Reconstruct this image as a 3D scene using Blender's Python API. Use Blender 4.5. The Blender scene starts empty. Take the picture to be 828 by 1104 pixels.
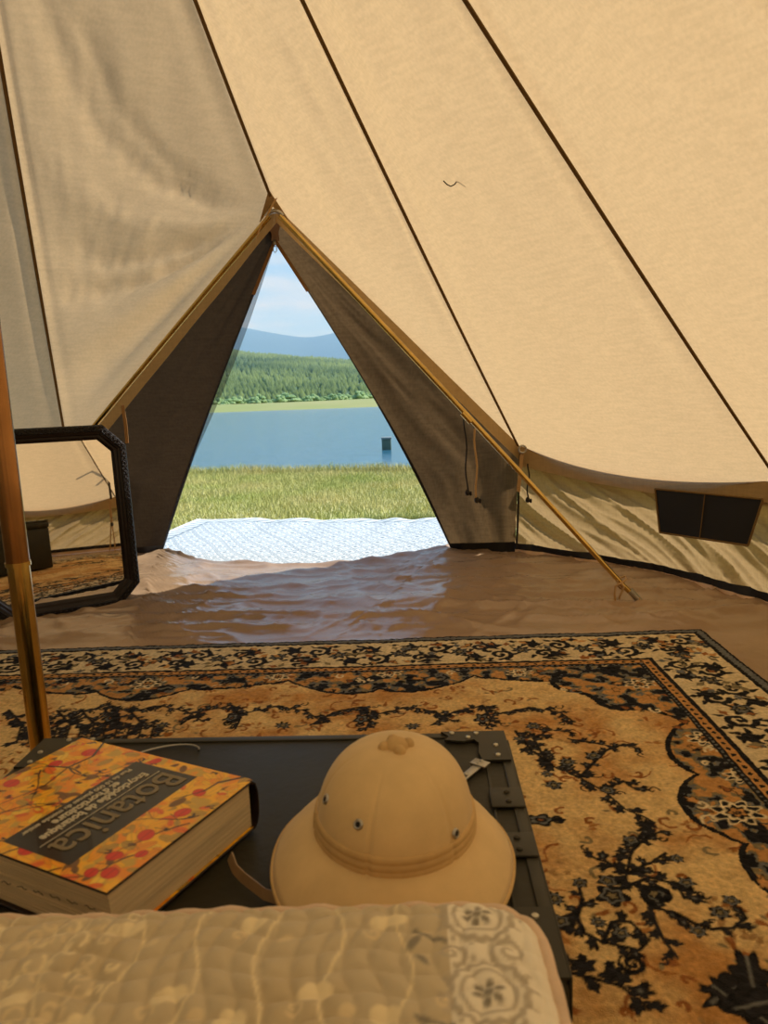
import bpy, math, random
import numpy as np
from mathutils import Vector, Matrix

random.seed(7); rng = np.random.RandomState(11)
S = bpy.context.scene
COL = S.collection

# ------------------------------------------------------------------ camera
CAM_H = 1.0; PITCH = math.radians(8.7); ROLL = math.radians(2.2); FPX = 800.0
cam_d = bpy.data.cameras.new('camera'); cam = bpy.data.objects.new('camera', cam_d); COL.objects.link(cam)
cam.location = (0, 0, CAM_H); cam.rotation_euler = (Matrix.Rotation(math.radians(90) - PITCH, 3, 'X') @ Matrix.Rotation(-ROLL, 3, 'Z')).to_euler()
cam_d.sensor_fit = 'VERTICAL'; cam_d.sensor_height = 36; cam_d.sensor_width = 27
cam_d.lens = 36 * FPX / 1104
cam_d.clip_start = 0.02; cam_d.clip_end = 20000
cam_d.dof.use_dof = True; cam_d.dof.focus_distance = 2.6; cam_d.dof.aperture_fstop = 8.0
S.camera = cam

# ------------------------------------------------------------------ world, sun, exposure
SUN_DIR = Vector((0.78, 0.22, 0.72)).normalized()      # towards the sun
sun_d = bpy.data.lights.new('sun', 'SUN'); sun = bpy.data.objects.new('sun', sun_d); COL.objects.link(sun)
sun_d.energy = 3.6; sun_d.angle = math.radians(0.8); sun_d.color = (1.0, 0.95, 0.87)
sun.rotation_euler = SUN_DIR.to_track_quat('Z', 'Y').to_euler(); sun.location = (20, 6, 20)

W = bpy.data.worlds.new('sky'); S.world = W; W.use_nodes = True
nt = W.node_tree; nt.nodes.clear()
def wn(t, **k):
    n = nt.nodes.new(t)
    for a, b in k.items(): setattr(n, a, b)
    return n
tc = wn('ShaderNodeTexCoord'); sep = wn('ShaderNodeSeparateXYZ'); nt.links.new(tc.outputs['Generated'], sep.inputs[0])
ramp = wn('ShaderNodeValToRGB'); nt.links.new(sep.outputs['Z'], ramp.inputs[0])
cr = ramp.color_ramp; cr.elements[0].position = 0.0; cr.elements[0].color = (.30, .40, .50, 1)
cr.elements[1].position = 1.0; cr.elements[1].color = (0.16, 0.32, 0.66, 1)
e = cr.elements.new(0.22); e.color = (.15, .30, .52, 1)
e = cr.elements.new(0.5); e.color = (.20, .36, .62, 1)
mp = wn('ShaderNodeMapping'); mp.inputs['Scale'].default_value = (1.6, 1.6, 9.0); nt.links.new(tc.outputs['Generated'], mp.inputs[0])
nz = wn('ShaderNodeTexNoise'); nz.inputs['Scale'].default_value = 2.3; nz.inputs['Detail'].default_value = 7; nz.inputs['Roughness'].default_value = .55
nt.links.new(mp.outputs[0], nz.inputs['Vector'])
r2 = wn('ShaderNodeValToRGB'); nt.links.new(nz.outputs['Fac'], r2.inputs[0])
r2.color_ramp.elements[0].position = .42; r2.color_ramp.elements[0].color = (0, 0, 0, 1)
r2.color_ramp.elements[1].position = .57; r2.color_ramp.elements[1].color = (1, 1, 1, 1)
lowm = wn('ShaderNodeMapRange'); nt.links.new(sep.outputs['Z'], lowm.inputs[0])
lowm.inputs[1].default_value = .13; lowm.inputs[2].default_value = .24; lowm.inputs[3].default_value = 1.0; lowm.inputs[4].default_value = .25
mul = wn('ShaderNodeMath', operation='MULTIPLY'); nt.links.new(r2.outputs[0], mul.inputs[0]); nt.links.new(lowm.outputs[0], mul.inputs[1])
mx = wn('ShaderNodeMix', data_type='RGBA'); nt.links.new(mul.outputs[0], mx.inputs[0])
nt.links.new(ramp.outputs[0], mx.inputs[6]); mx.inputs[7].default_value = (.40, .44, .475, 1)
bg = wn('ShaderNodeBackground'); bg.inputs['Strength'].default_value = 1.0
nt.links.new(mx.outputs[2], bg.inputs[0]); ow = wn('ShaderNodeOutputWorld'); nt.links.new(bg.outputs[0], ow.inputs[0])

S.view_settings.view_transform = 'Standard'; S.view_settings.look = 'None'
S.view_settings.gamma = 1.0; S.view_settings.use_curve_mapping = False
S.view_settings.exposure = 0.85
S.cycles.max_bounces = 10; S.cycles.diffuse_bounces = 6; S.cycles.glossy_bounces = 4
S.cycles.transmission_bounces = 6; S.cycles.transparent_max_bounces = 8
S.cycles.sample_clamp_indirect = 6.0; S.cycles.use_denoising = True

# ------------------------------------------------------------------ helpers
def ray(px, py):
    a, b = px - 414, py - 552
    u = (a * math.cos(ROLL) - b * math.sin(ROLL)) / FPX; v = -(b * math.cos(ROLL) + a * math.sin(ROLL)) / FPX
    c, s = math.cos(PITCH), math.sin(PITCH)
    return Vector((u, c + s * v, -s + c * v))
def G(px, py, z=0.0):
    r = ray(px, py); t = (z - CAM_H) / r.z
    return Vector((0, 0, CAM_H)) + r * t

def tag(o, label=None, cat=None, group=None, kind=None):
    if label: o['label'] = label
    if cat: o['category'] = cat
    if group: o['group'] = group
    if kind: o['kind'] = kind
    return o
def empty(name, loc=(0, 0, 0), rz=0):
    o = bpy.data.objects.new(name, None); COL.objects.link(o); o.location = loc; o.rotation_euler = (0, 0, rz)
    o.empty_display_size = .05
    return o
def fin(name, verts, faces, mats, parent=None, smooth=True, midx=None):
    me = bpy.data.meshes.new(name); me.from_pydata([tuple(v) for v in verts], [], [tuple(f) for f in faces]); me.update()
    if not isinstance(mats, (list, tuple)): mats = [mats]
    for m in mats: me.materials.append(m)
    if midx is not None: me.polygons.foreach_set('material_index', np.array(midx, dtype=np.int32))
    if smooth: me.polygons.foreach_set('use_smooth', np.ones(len(me.polygons), dtype=bool))
    o = bpy.data.objects.new(name, me); COL.objects.link(o)
    if parent: o.parent = parent
    return o
def gridobj(name, P, mats, parent=None, colors=None, closed=False, midx=None, smooth=True):
    """P: (n,m,3) array of points -> one sheet mesh, optional colours per point"""
    n, m = P.shape[:2]
    me = bpy.data.meshes.new(name)
    idx = np.arange(n * m, dtype=np.int32).reshape(n, m)
    if closed: a = idx[:-1]; b = idx[1:]; a2 = np.roll(a, -1, 1); b2 = np.roll(b, -1, 1)
    else: a = idx[:-1, :-1]; b = idx[1:, :-1]; a2 = idx[:-1, 1:]; b2 = idx[1:, 1:]
    F = np.stack([a, a2, b2, b], -1).reshape(-1, 4)
    me.vertices.add(n * m); me.vertices.foreach_set('co', P.reshape(-1).astype(np.float32))
    me.loops.add(F.size); me.loops.foreach_set('vertex_index', F.reshape(-1))
    me.polygons.add(len(F)); me.polygons.foreach_set('loop_start', np.arange(0, F.size, 4, dtype=np.int32))
    me.update(calc_edges=True)
    if not isinstance(mats, (list, tuple)): mats = [mats]
    for q in mats: me.materials.append(q)
    if smooth: me.polygons.foreach_set('use_smooth', np.ones(len(F), dtype=bool))
    if midx is not None: me.polygons.foreach_set('material_index', np.asarray(midx, dtype=np.int32).reshape(-1))
    if colors is not None:
        at = me.color_attributes.new('dye', 'FLOAT_COLOR', 'POINT')
        c4 = np.ones((n * m, 4), dtype=np.float32); c4[:, :3] = colors.reshape(-1, 3)
        at.data.foreach_set('color', c4.reshape(-1))
    me.validate()
    o = bpy.data.objects.new(name, me); COL.objects.link(o)
    if parent: o.parent = parent
    return o

class MB:
    def __init__(s): s.v = []; s.f = []; s.mi = []
    def add(s, vs, fs, mi=0):
        k = len(s.v); s.v += [tuple(v) for v in vs]; s.f += [tuple(i + k for i in f) for f in fs]; s.mi += [mi] * len(fs)
    def box(s, c, d, bev=0.0, rz=0.0, mi=0, M=None):
        x, y, z = d[0] / 2, d[1] / 2, d[2] / 2; b = min(bev, x * .9, y * .9, z * .9)
        if b <= 0:
            vs = [(sx * x, sy * y, sz * z) for sz in (-1, 1) for sx, sy in ((-1, -1), (1, -1), (1, 1), (-1, 1))]
            fs = [(3, 2, 1, 0), (4, 5, 6, 7), (0, 1, 5, 4), (1, 2, 6, 5), (2, 3, 7, 6), (3, 0, 4, 7)]
        else:
            lv = []
            for zz, ins in ((-z, b), (-z + b * .3, b * .3), (-z + b, 0), (z - b, 0), (z - b * .3, b * .3), (z, b)):
                X, Y = x - ins, y - ins; k = b
                ring = []
                for (cx, cy, a0) in ((X - k * .0, Y - k * .0, 0), (-X, Y, 90), (-X, -Y, 180), (X, -Y, 270)):
                    sx = 1 if cx > 0 else -1; sy = 1 if cy > 0 else -1
                    for q in (0, 45, 90):
                        aa = math.radians(a0 + q)
                        ring.append((cx - sx * k + k * math.cos(aa), cy - sy * k + k * math.sin(aa), zz))
                lv.append(ring)
            n = 12; vs = [p for r in lv for p in r]; fs = []
            for i in range(5):
                for j in range(n):
                    fs.append((i * n + j, i * n + (j + 1) % n, (i + 1) * n + (j + 1) % n, (i + 1) * n + j))
            fs.append(tuple(range(n))[::-1]); fs.append(tuple(5 * n + j for j in range(n)))
        R = Matrix.Rotation(rz, 4, 'Z')
        out = []
        for v in vs:
            p = R @ Vector(v) + Vector(c)
            out.append(M @ p if M else p)
        s.add(out, fs, mi)
    def tube(s, pts, r, n=8, mi=0, caps=True):
        pts = [Vector(p) for p in pts]; m = len(pts)
        rr = r if isinstance(r, (list, tuple)) else [r] * m
        vs = []; up = None
        for i, p in enumerate(pts):
            t = (pts[min(i + 1, m - 1)] - pts[max(i - 1, 0)]).normalized()
            if up is None:
                up = Vector((0, 0, 1)) if abs(t.z) < .9 else Vector((1, 0, 0))
            a = t.cross(up).normalized(); b = a.cross(t).normalized(); up = b
            for k in range(n):
                an = 2 * math.pi * k / n
                vs.append(p + (a * math.cos(an) + b * math.sin(an)) * rr[i])
        fs = [(i * n + k, i * n + (k + 1) % n, (i + 1) * n + (k + 1) % n, (i + 1) * n + k) for i in range(m - 1) for k in range(n)]
        if caps: fs += [tuple(range(n))[::-1], tuple((m - 1) * n + k for k in range(n))]
        s.add(vs, fs, mi)
    def lathe(s, prof, c=(0, 0, 0), n=32, sx=1, sy=1, mi=0, M=None):
        vs = []
        for (r, z) in prof:
            for k in range(n):
                a = 2 * math.pi * k / n
                p = Vector((c[0] + r * sx * math.cos(a), c[1] + r * sy * math.sin(a), c[2] + z))
                vs.append(M @ p if M else p)
        m = len(prof)
        fs = [(i * n + k, i * n + (k + 1) % n, (i + 1) * n + (k + 1) % n, (i + 1) * n + k) for i in range(m - 1) for k in range(n)]
        fs += [tuple(range(n))[::-1], tuple((m - 1) * n + k for k in range(n))]
        s.add(vs, fs, mi)
    def ribbon(s, pts, wdir, w, mi=0, th=0.002):
        """flat strap with thickness; wdir = list or vector across"""
        m = len(pts); vs = []
        for i, p in enumerate(pts):
            p = Vector(p); d = Vector(wdir[i] if isinstance(wdir, list) else wdir).normalized()
            t = (Vector(pts[min(i + 1, m - 1)]) - Vector(pts[max(i - 1, 0)])).normalized()
            nn = t.cross(d).normalized() * th / 2
            vs += [p - d * w / 2 - nn, p + d * w / 2 - nn, p + d * w / 2 + nn, p - d * w / 2 + nn]
        fs = [(i * 4 + k, i * 4 + (k + 1) % 4, i * 4 + 4 + (k + 1) % 4, i * 4 + 4 + k) for i in range(m - 1) for k in range(4)]
        fs += [(3, 2, 1, 0), tuple((m - 1) * 4 + k for k in range(4))]
        s.add(vs, fs, mi)
    def build(s, name, mats, parent=None, smooth=True):
        o = fin(name, s.v, s.f, mats, parent, smooth, s.mi)
        if smooth:
            me = o.data
            me.set_sharp_from_angle(angle=math.radians(50))
        return o

def vnoise(x, y, seed=0):
    xi = np.floor(x).astype(np.int64); yi = np.floor(y).astype(np.int64); xf = x - xi; yf = y - yi
    def h(a, b):
        n = (a * 374761393 + b * 668265263 + seed * 1274126177) & 0x7fffffff
        n = ((n ^ (n >> 13)) * 1274126177) & 0x7fffffff
        return ((n ^ (n >> 16)) & 0xffff) / 65535.0
    u = xf * xf * (3 - 2 * xf); v = yf * yf * (3 - 2 * yf)
    return (h(xi, yi) * (1 - u) + h(xi + 1, yi) * u) * (1 - v) + (h(xi, yi + 1) * (1 - u) + h(xi + 1, yi + 1) * u) * v
def fbm(x, y, seed=0, o=4):
    s = 0; a = .5
    for i in range(o): s = s + a * vnoise(x * 2 ** i, y * 2 ** i, seed + i * 17); a *= .5
    return s / (1 - .5 ** o)

# painter on a numpy raster in metres (u across, v down)
class Paint:
    def __init__(s, w, h, step, base):
        s.st = step; s.nx = int(round(w / step)) + 1; s.ny = int(round(h / step)) + 1
        s.c = np.zeros((s.ny, s.nx, 3)); s.c[:] = base
        s.U, s.V = np.meshgrid(np.arange(s.nx) * step, np.arange(s.ny) * step)
    def win(s, x0, x1, y0, y1):
        i0 = max(0, int(x0 / s.st)); i1 = min(s.nx, int(x1 / s.st) + 2); j0 = max(0, int(y0 / s.st)); j1 = min(s.ny, int(y1 / s.st) + 2)
        return (slice(j0, j1), slice(i0, i1)) if i1 > i0 and j1 > j0 else None
    def put(s, w, a, col):
        a = np.clip(a, 0, 1)[..., None]; s.c[w] = s.c[w] * (1 - a) + np.array(col) * a
    def line(s, pts, r, col, r2=None):
        n = len(pts)
        for i in range(n - 1):
            ra = r if r2 is None else r + (r2 - r) * i / max(1, n - 2)
            (x0, y0), (x1, y1) = pts[i], pts[i + 1]; m = ra + 2 * s.st
            w = s.win(min(x0, x1) - m, max(x0, x1) + m, min(y0, y1) - m, max(y0, y1) + m)
            if not w: continue
            X = s.U[w] - x0; Y = s.V[w] - y0; dx, dy = x1 - x0, y1 - y0; L = dx * dx + dy * dy + 1e-12
            t = np.clip((X * dx + Y * dy) / L, 0, 1); d = np.hypot(X - t * dx, Y - t * dy)
            s.put(w, (ra - d) / s.st + .5, col)
    def blob(s, x, y, rx, ry, ang, col, edge=0.0, lob=0, ecol=None):
        R = max(rx, ry) * 1.4 + 2 * s.st; w = s.win(x - R, x + R, y - R, y + R)
        if not w: return
        X = s.U[w] - x; Y = s.V[w] - y; c, q = math.cos(ang), math.sin(ang)
        a = (X * c + Y * q) / rx; b = (-X * q + Y * c) / ry
        rr = np.hypot(a, b)
        if lob: rr = rr / (1 + .22 * np.cos(lob * np.arctan2(b, a)))
        d = (1 - rr) * min(rx, ry)
        if ecol is not None:
            s.put(w, (d + edge) / s.st + .5, ecol)
        s.put(w, d / s.st + .5, col)
    def ring(s, x, y, r, th, col, lob=0, amp=.15):
        R = r * 1.3 + th + 2 * s.st; w = s.win(x - R, x + R, y - R, y + R)
        if not w: return
        X = s.U[w] - x; Y = s.V[w] - y; rr = np.hypot(X, Y)
        if lob: rr = rr / (1 + amp * np.cos(lob * np.arctan2(Y, X)))
        s.put(w, (th - np.abs(rr - r)) / s.st + .5, col)
    def spiral(s, x, y, r, turns, a0, sgn, th, col, n=26):
        pts = []
        for i in range(n):
            t = i / (n - 1); a = a0 + sgn * turns * 2 * math.pi * t; q = r * (1 - t * .88)
            pts.append((x + q * math.cos(a), y + q * math.sin(a)))
        s.line(pts, th, col, th * .7); return pts

# ------------------------------------------------------------------ materials
def srgb(r, g, b):
    f = lambda c: ((c / 255 + .055) / 1.055) ** 2.4 if c > 10 else c / 255 / 12.92
    return (f(r), f(g), f(b), 1)
def mat(name, col=(.5, .5, .5, 1), rough=.7, metal=0.0, noise=None, bump=None, attr=None, sheen=0, coat=0, spec=.5, stretch=None):
    m = bpy.data.materials.new(name); m.use_nodes = True; t = m.node_tree; b = t.nodes['Principled BSDF']
    b.inputs['Base Color'].default_value = col; b.inputs['Roughness'].default_value = rough; b.inputs['Metallic'].default_value = metal
    b.inputs['Specular IOR Level'].default_value = spec
    if sheen: b.inputs['Sheen Weight'].default_value = sheen
    if coat: b.inputs['Coat Weight'].default_value = coat
    tcn = t.nodes.new('ShaderNodeTexCoord'); vec = tcn.outputs['Object']
    if stretch:
        mpn = t.nodes.new('ShaderNodeMapping'); mpn.inputs['Scale'].default_value = stretch; t.links.new(vec, mpn.inputs[0]); vec = mpn.outputs[0]
    base = None
    if attr:
        an = t.nodes.new('ShaderNodeAttribute'); an.attribute_name = attr; base = an.outputs['Color']
        t.links.new(base, b.inputs['Base Color'])
    if noise:
        sc, amt = noise[0], noise[1]; col2 = noise[2] if len(noise) > 2 else None
        n = t.nodes.new('ShaderNodeTexNoise'); n.inputs['Scale'].default_value = sc; n.inputs['Detail'].default_value = 6; n.inputs['Roughness'].default_value = .6
        t.links.new(vec, n.inputs['Vector'])
        mr = t.nodes.new('ShaderNodeMapRange'); t.links.new(n.outputs['Fac'], mr.inputs[0]); mr.inputs[1].default_value = .3; mr.inputs[2].default_value = .7
        mixn = t.nodes.new('ShaderNodeMix'); mixn.data_type = 'RGBA'
        if col2 is not None:
            mr.inputs[3].default_value = 0; mr.inputs[4].default_value = amt
            t.links.new(mr.outputs[0], mixn.inputs[0]); mixn.inputs[7].default_value = col2
            if base: t.links.new(base, mixn.inputs[6])
            else: mixn.inputs[6].default_value = col
        else:
            mixn.blend_type = 'MULTIPLY'; mixn.inputs[0].default_value = 1.0
            mr.inputs[3].default_value = 1 - amt; mr.inputs[4].default_value = 1.0
            t.links.new(mr.outputs[0], mixn.inputs[7])
            if base: t.links.new(base, mixn.inputs[6])
            else: mixn.inputs[6].default_value = col
        t.links.new(mixn.outputs[2], b.inputs['Base Color'])
    if bump:
        n2 = t.nodes.new('ShaderNodeTexNoise'); n2.inputs['Scale'].default_value = bump[0]; n2.inputs['Detail'].default_value = 5
        t.links.new(vec, n2.inputs['Vector'])
        bn = t.nodes.new('ShaderNodeBump'); bn.inputs['Strength'].default_value = bump[1]; bn.inputs['Distance'].default_value = bump[2]
        t.links.new(n2.outputs['Fac'], bn.inputs['Height']); t.links.new(bn.outputs[0], b.inputs['Normal'])
    return m
def canvas(name, trans, diff, fac, weave=.12, wscale=90, dark=.0):
    """woven cotton: light passes through the thread and scatters"""
    m = bpy.data.materials.new(name); m.use_nodes = True; t = m.node_tree; t.nodes.clear()
    o = t.nodes.new('ShaderNodeOutputMaterial'); mixs = t.nodes.new('ShaderNodeMixShader'); mixs.inputs[0].default_value = fac
    tr = t.nodes.new('ShaderNodeBsdfTranslucent'); df = t.nodes.new('ShaderNodeBsdfDiffuse')
    tcn = t.nodes.new('ShaderNodeTexCoord')
    def slub(scale):
        mpn = t.nodes.new('ShaderNodeMapping'); mpn.inputs['Scale'].default_value = scale; t.links.new(tcn.outputs['Object'], mpn.inputs[0])
        n = t.nodes.new('ShaderNodeTexNoise'); n.inputs['Scale'].default_value = wscale; n.inputs['Detail'].default_value = 3
        t.links.new(mpn.outputs[0], n.inputs['Vector']); return n.outputs['Fac']
    a = slub((1, 1, .12)); b = slub((.15, .15, 1))
    ad = t.nodes.new('ShaderNodeMath'); ad.operation = 'ADD'; t.links.new(a, ad.inputs[0]); t.links.new(b, ad.inputs[1])
    mr = t.nodes.new('ShaderNodeMapRange'); t.links.new(ad.outputs[0], mr.inputs[0]); mr.inputs[1].default_value = .75; mr.inputs[2].default_value = 1.25
    mr.inputs[3].default_value = 1 - weave; mr.inputs[4].default_value = 1.0
    for sh, c in ((tr, trans), (df, diff)):
        mm = t.nodes.new('ShaderNodeMix'); mm.data_type = 'RGBA'; mm.blend_type = 'MULTIPLY'; mm.inputs[0].default_value = 1
        mm.inputs[6].default_value = c; t.links.new(mr.outputs[0], mm.inputs[7]); t.links.new(mm.outputs[2], sh.inputs[0])
    bn = t.nodes.new('ShaderNodeBump'); bn.inputs['Strength'].default_value = .25; bn.inputs['Distance'].default_value = .002
    t.links.new(ad.outputs[0], bn.inputs['Height']); t.links.new(bn.outputs[0], df.inputs['Normal'])
    t.links.new(df.outputs[0], mixs.inputs[1]); t.links.new(tr.outputs[0], mixs.inputs[2]); t.links.new(mixs.outputs[0], o.inputs[0])
    return m

M = {}
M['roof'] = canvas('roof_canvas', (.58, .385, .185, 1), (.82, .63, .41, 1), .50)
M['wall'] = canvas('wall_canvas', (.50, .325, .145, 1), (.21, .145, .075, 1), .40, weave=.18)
M['valance'] = canvas('valance_canvas', (.60, .42, .20, 1), (.56, .39, .19, 1), .20)
M['flap'] = canvas('flap_canvas', (.36, .21, .09, 1), (.085, .052, .028, 1), .16, weave=.25)  # door canvas: shade put into the brown, with double cloth and net layer
M['flap_shaded'] = canvas('shaded_flap_canvas', (.16, .10, .05, 1), (.035, .021, .013, 1), .12, weave=.25)  # left door side: same canvas, deeper shade put into the colour
M['seam'] = canvas('seam_tape', (.30, .18, .07, 1), (.24, .15, .06, 1), .15)
M['hem'] = mat('black_hem', srgb(22, 18, 18), .75)
M['lip'] = mat('beige_groundsheet_lip', srgb(226, 190, 150), .45, noise=(9, .2))
M['sheet'] = mat('brown_groundsheet', srgb(164, 136, 106), .25, noise=(2.2, .22), bump=(26, .25, .01), spec=.55)
M['brass'] = mat('brass', (.70, .47, .14, 1), .16, 1.0, noise=(3, .35), stretch=(1, 1, 4))
M['brassdark'] = mat('aged_copper_brass', (.42, .20, .07, 1), .22, 1.0, noise=(4, .5))
M['steel'] = mat('dull_steel', (.42, .40, .36, 1), .35, 1.0)
M['net'] = mat('black_net', srgb(20, 17, 16), .8)
M['cord'] = mat('dark_cord', srgb(30, 24, 20), .8)
M['cordlight'] = mat('tan_cord', srgb(176, 140, 92), .8)
M['strap'] = mat('tan_webbing', srgb(150, 112, 66), .75, bump=(200, .3, .002))
M['ebony'] = mat('carved_black_frame', srgb(16, 11, 11), .42, bump=(120, .9, .006), coat=0, spec=.3)
M['ebonysmooth'] = mat('dark_frame_moulding', srgb(24, 13, 11), .34, coat=.05, spec=.35)
M['silver'] = mat('mirror_glass', (.90, .86, .80, 1), .015, 1.0)
M['trunk'] = mat('olive_black_trunk', srgb(50, 47, 35), .5, spec=.2, noise=(7, .35), bump=(60, .25, .003))
M['trunkmetal'] = mat('painted_trunk_edge', srgb(52, 49, 37), .45, spec=.3, noise=(14, .35))
M['rivet'] = mat('worn_rivet', (.5, .47, .38, 1), .35, 1.0)
M['pages'] = mat('book_pages', srgb(240, 220, 180), .8, noise=(220, .35), stretch=(.02, .02, 1))
M['coverblack'] = mat('cover_black_panel', srgb(30, 25, 22), .3)
M['covertext'] = mat('cover_pale_lettering', srgb(205, 195, 170), .35)
M['covertitle'] = mat('cover_title_lettering', srgb(126, 112, 84), .35)
M['bookdark'] = mat('cover_spine', srgb(38, 26, 20), .3)
M['khaki'] = mat('helmet_khaki', srgb(222, 190, 134), .8, noise=(16, .16), bump=(500, .25, .001), sheen=.2)
M['khakiband'] = mat('helmet_band', srgb(208, 172, 114), .8, noise=(30, .2), bump=(500, .25, .001))
M['leather'] = mat('tan_leather_strap', srgb(150, 122, 88), .45, noise=(60, .25))
M['dye_rug'] = mat('woven_wool', attr='dye', rough=.95, bump=(350, .8, .004), sheen=.03, noise=(90, .35), spec=.15)
M['dye_cover'] = mat('printed_cover', attr='dye', rough=.22, spec=.5, coat=.3)
M['dye_quilt'] = mat('printed_quilt', attr='dye', rough=.85, bump=(900, .4, .001), sheen=.2, spec=.2)
M['dye_mat'] = mat('woven_outdoor_mat', attr='dye', rough=.7)
M['pink'] = mat('pink_piping', srgb(226, 198, 170), .8, noise=(40, .15), bump=(400, .3, .002))
M['rugedge'] = mat('rug_fringe', srgb(28, 24, 22), .95)

# ------------------------------------------------------------------ tent layout
CX, CY = -0.77, 1.47
APEX = Vector((-0.77, 1.47, 3.20))
ATOP = Vector((-0.46, 3.72, 1.925))
def mirrored(p):
    """the other side of the tent, across the line from the centre pole through the doorway"""
    ax, ay = .061, .998; dx, dy = p[0] - CX, p[1] - CY
    al = dx * ax + dy * ay; pe = dx * ay - dy * ax
    return Vector((CX + al * ax - pe * ay, CY + al * ay + pe * ax, p[2]))
R = [Vector(p) for p in [(.851, 4.585, .68), (1.80, 3.32, .56), (2.34, 1.85, .60), (2.36, .95, .62), (1.98, .0, .60), (1.15, -1.2, .62), (-.95, -1.78, .62)]]
L = [mirrored(p) for p in R[:-1]]
ring = [ATOP] + R + L[::-1]                    # closed ring: A top, right side round the back to the left side
TL = Vector((-1.56, 5.10, 0)); TR = Vector((.432, 4.76, 0))

# roof: every panel a hanging triangle between two seams
def seam_pt(e, t):
    p = APEX.lerp(e, t)
    s = 4 * t * (1 - t)
    return p + Vector((0, 0, -.035)) * s
def roof_rows():
    NT, NU = 130, 48
    nring = len(ring); P = np.zeros((NT, nring * NU, 3))
    t = np.linspace(0, 1, NT)[:, None]; u = (np.arange(NU) / NU)[None]
    for k in range(nring):
        a, b = ring[k], ring[(k + 1) % nring]
        nrm = (a - APEX).cross(b - APEX).normalized()
        if nrm.z > 0: nrm = -nrm             # inward and down
        door = (k == 0 or k == nring - 1); nv = np.array(nrm); ap = np.array(APEX)
        ln = ap + ((1 - u) [..., None] * np.array(a) + u[..., None] * np.array(b) - ap) * t[..., None]
        ln = ln + (4 * t * (1 - t))[..., None] * np.array([0, 0, -.035])
        o = 4 * u * (1 - u) * t * ((.05 * np.sin(math.pi * t)) if door else .075)
        bell = np.sin(math.pi * t) * np.minimum(1, 4 * u * (1 - u))
        w = np.exp(-((u - .05) / .03) ** 2) + np.exp(-((u - .95) / .03) ** 2)
        o = o + .016 * w * np.sin(t * 3.1416) * (.4 + vnoise(t * 4 + k, u * 0, 3))
        o = o + (fbm(t * 4 + k * 3.1, u * 2.5 + k * 1.7, 5, 3) - .5) * .07 * bell
        o = o + (fbm(t * 30 + k * 3.1, u * 5 + k * 1.7, 8, 3) - .5) * (.0015 if k == nring - 1 else .006) * bell
        if k == nring - 1:                   # creased fall of cloth above the door on the left
            ang = np.arctan2(1 - u + 1e-6, (1 - t) * 3 + 1e-6); d = np.hypot((1 - u) * .55, (1 - t) * 1.6)
            env = np.clip(d * 4, 0, 1) * np.exp(-(d / .9) ** 2) * np.minimum(1, 5 * u * (1 - u)) * np.clip((1 - t) * 12, 0, 1)
            cr_ = 1 + .8 * (fbm(t * 60, u * 40, 9, 3) - .5)
            wob = .035 * (fbm(t * 14, u * 6, 19, 2) - .5)
            for c0, wd, am in ((.74, .045, .030), (.64, .035, .020), (.36, .04, .026), (.30, .02, .012), (.52, .05, -.02), (1.12, .16, .045), (.92, .09, -.03)):
                o = o + (1.5 * am * cr_ * env * np.exp(-((ang + wob - c0) / wd) ** 2) if wd < .08 else am * env * np.exp(-((ang - c0) / wd) ** 2))
            q = vnoise(t * 40 + u * 14, u * 16 - t * 10, 31); o = o + .009 * env * np.exp(-((ang - .68) / .14) ** 2) * (1 - np.abs(2 * q - 1)) ** 2
        Pk = ln + nv * o[..., None]
        if not door: Pk[..., 2] -= 4 * u * (1 - u) * .03 * t ** 6
        P[:, k * NU:(k + 1) * NU] = Pk
    return P
RP = roof_rows()
ceiling = gridobj('ceiling', RP, M['roof'], closed=True)
tag(ceiling, 'cream cotton canvas tent roof glowing with daylight between dark seams', kind='structure')
for k, e in enumerate(ring):
    mb = MB()
    nrm = Vector((CX, CY, 0)) - Vector((e.x, e.y, 0)); nrm.z = -1.6; nrm.normalize()
    tdir = (e - APEX).normalized(); wd = tdir.cross(nrm).normalized()
    pts = [seam_pt(e, t) + nrm * .016 for t in np.linspace(.03, .998, 40)]
    mb.ribbon(pts, wd, .011, th=.004)
    mb.tube([p + wd * .0065 + nrm * .002 for p in pts], .002, n=6)
    mb.build('seam', M['seam'], ceiling)
# valance along roof edge (inside face band) : door edges + round the eave
def valance(points, drop, name='valance', off=.0, dip=.03):
    pts = []
    for i in range(len(points) - 1):
        a, b = points[i], points[i + 1]
        for q in range(14): pts.append(a.lerp(b, q / 14) + Vector((0, 0, -4 * (q / 14) * (1 - q / 14) * dip)))
    pts.append(points[-1])
    n = len(pts); P = np.zeros((n, 5, 3))
    for i, p in enumerate(pts):
        c = Vector((CX, CY, 0)) - Vector((p.x, p.y, 0)); c.normalize()
        for j in range(5):
            w = j / 4
            d = drop(i / (n - 1)) * w
            q = p + Vector((0, 0, -d)) + c * (off + .008 * math.sin(i * 1.7) * w)
            P[i, j] = q
    return P
VR = valance([ATOP, R[0]], lambda t: .075 + .02 * t, dip=0)
gridobj('valance', VR, M['valance'], ceiling)
VL = valance([ATOP, L[0]], lambda t: .075 + .02 * t, dip=0)
gridobj('valance', VL, M['valance'], ceiling)
VB = valance(R + L[::-1], lambda t: .12, off=.02)
gridobj('valance', VB, M['valance'], ceiling)
VO = valance([r + (r - Vector((CX, CY, r.z))).normalized() * .10 + Vector((0, 0, -.05)) for r in R + L[::-1]], lambda t: .09)
gridobj('valance', VO, M['valance'], ceiling)
# narrow eave overhang joining roof edge to outer valance
ov = np.zeros((len(VB), 2, 3)); ov[:, 0] = VB[:, 0]; ov[:, 1] = VO[:, 0]
gridobj('eave', ov, M['valance'], ceiling)

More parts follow.
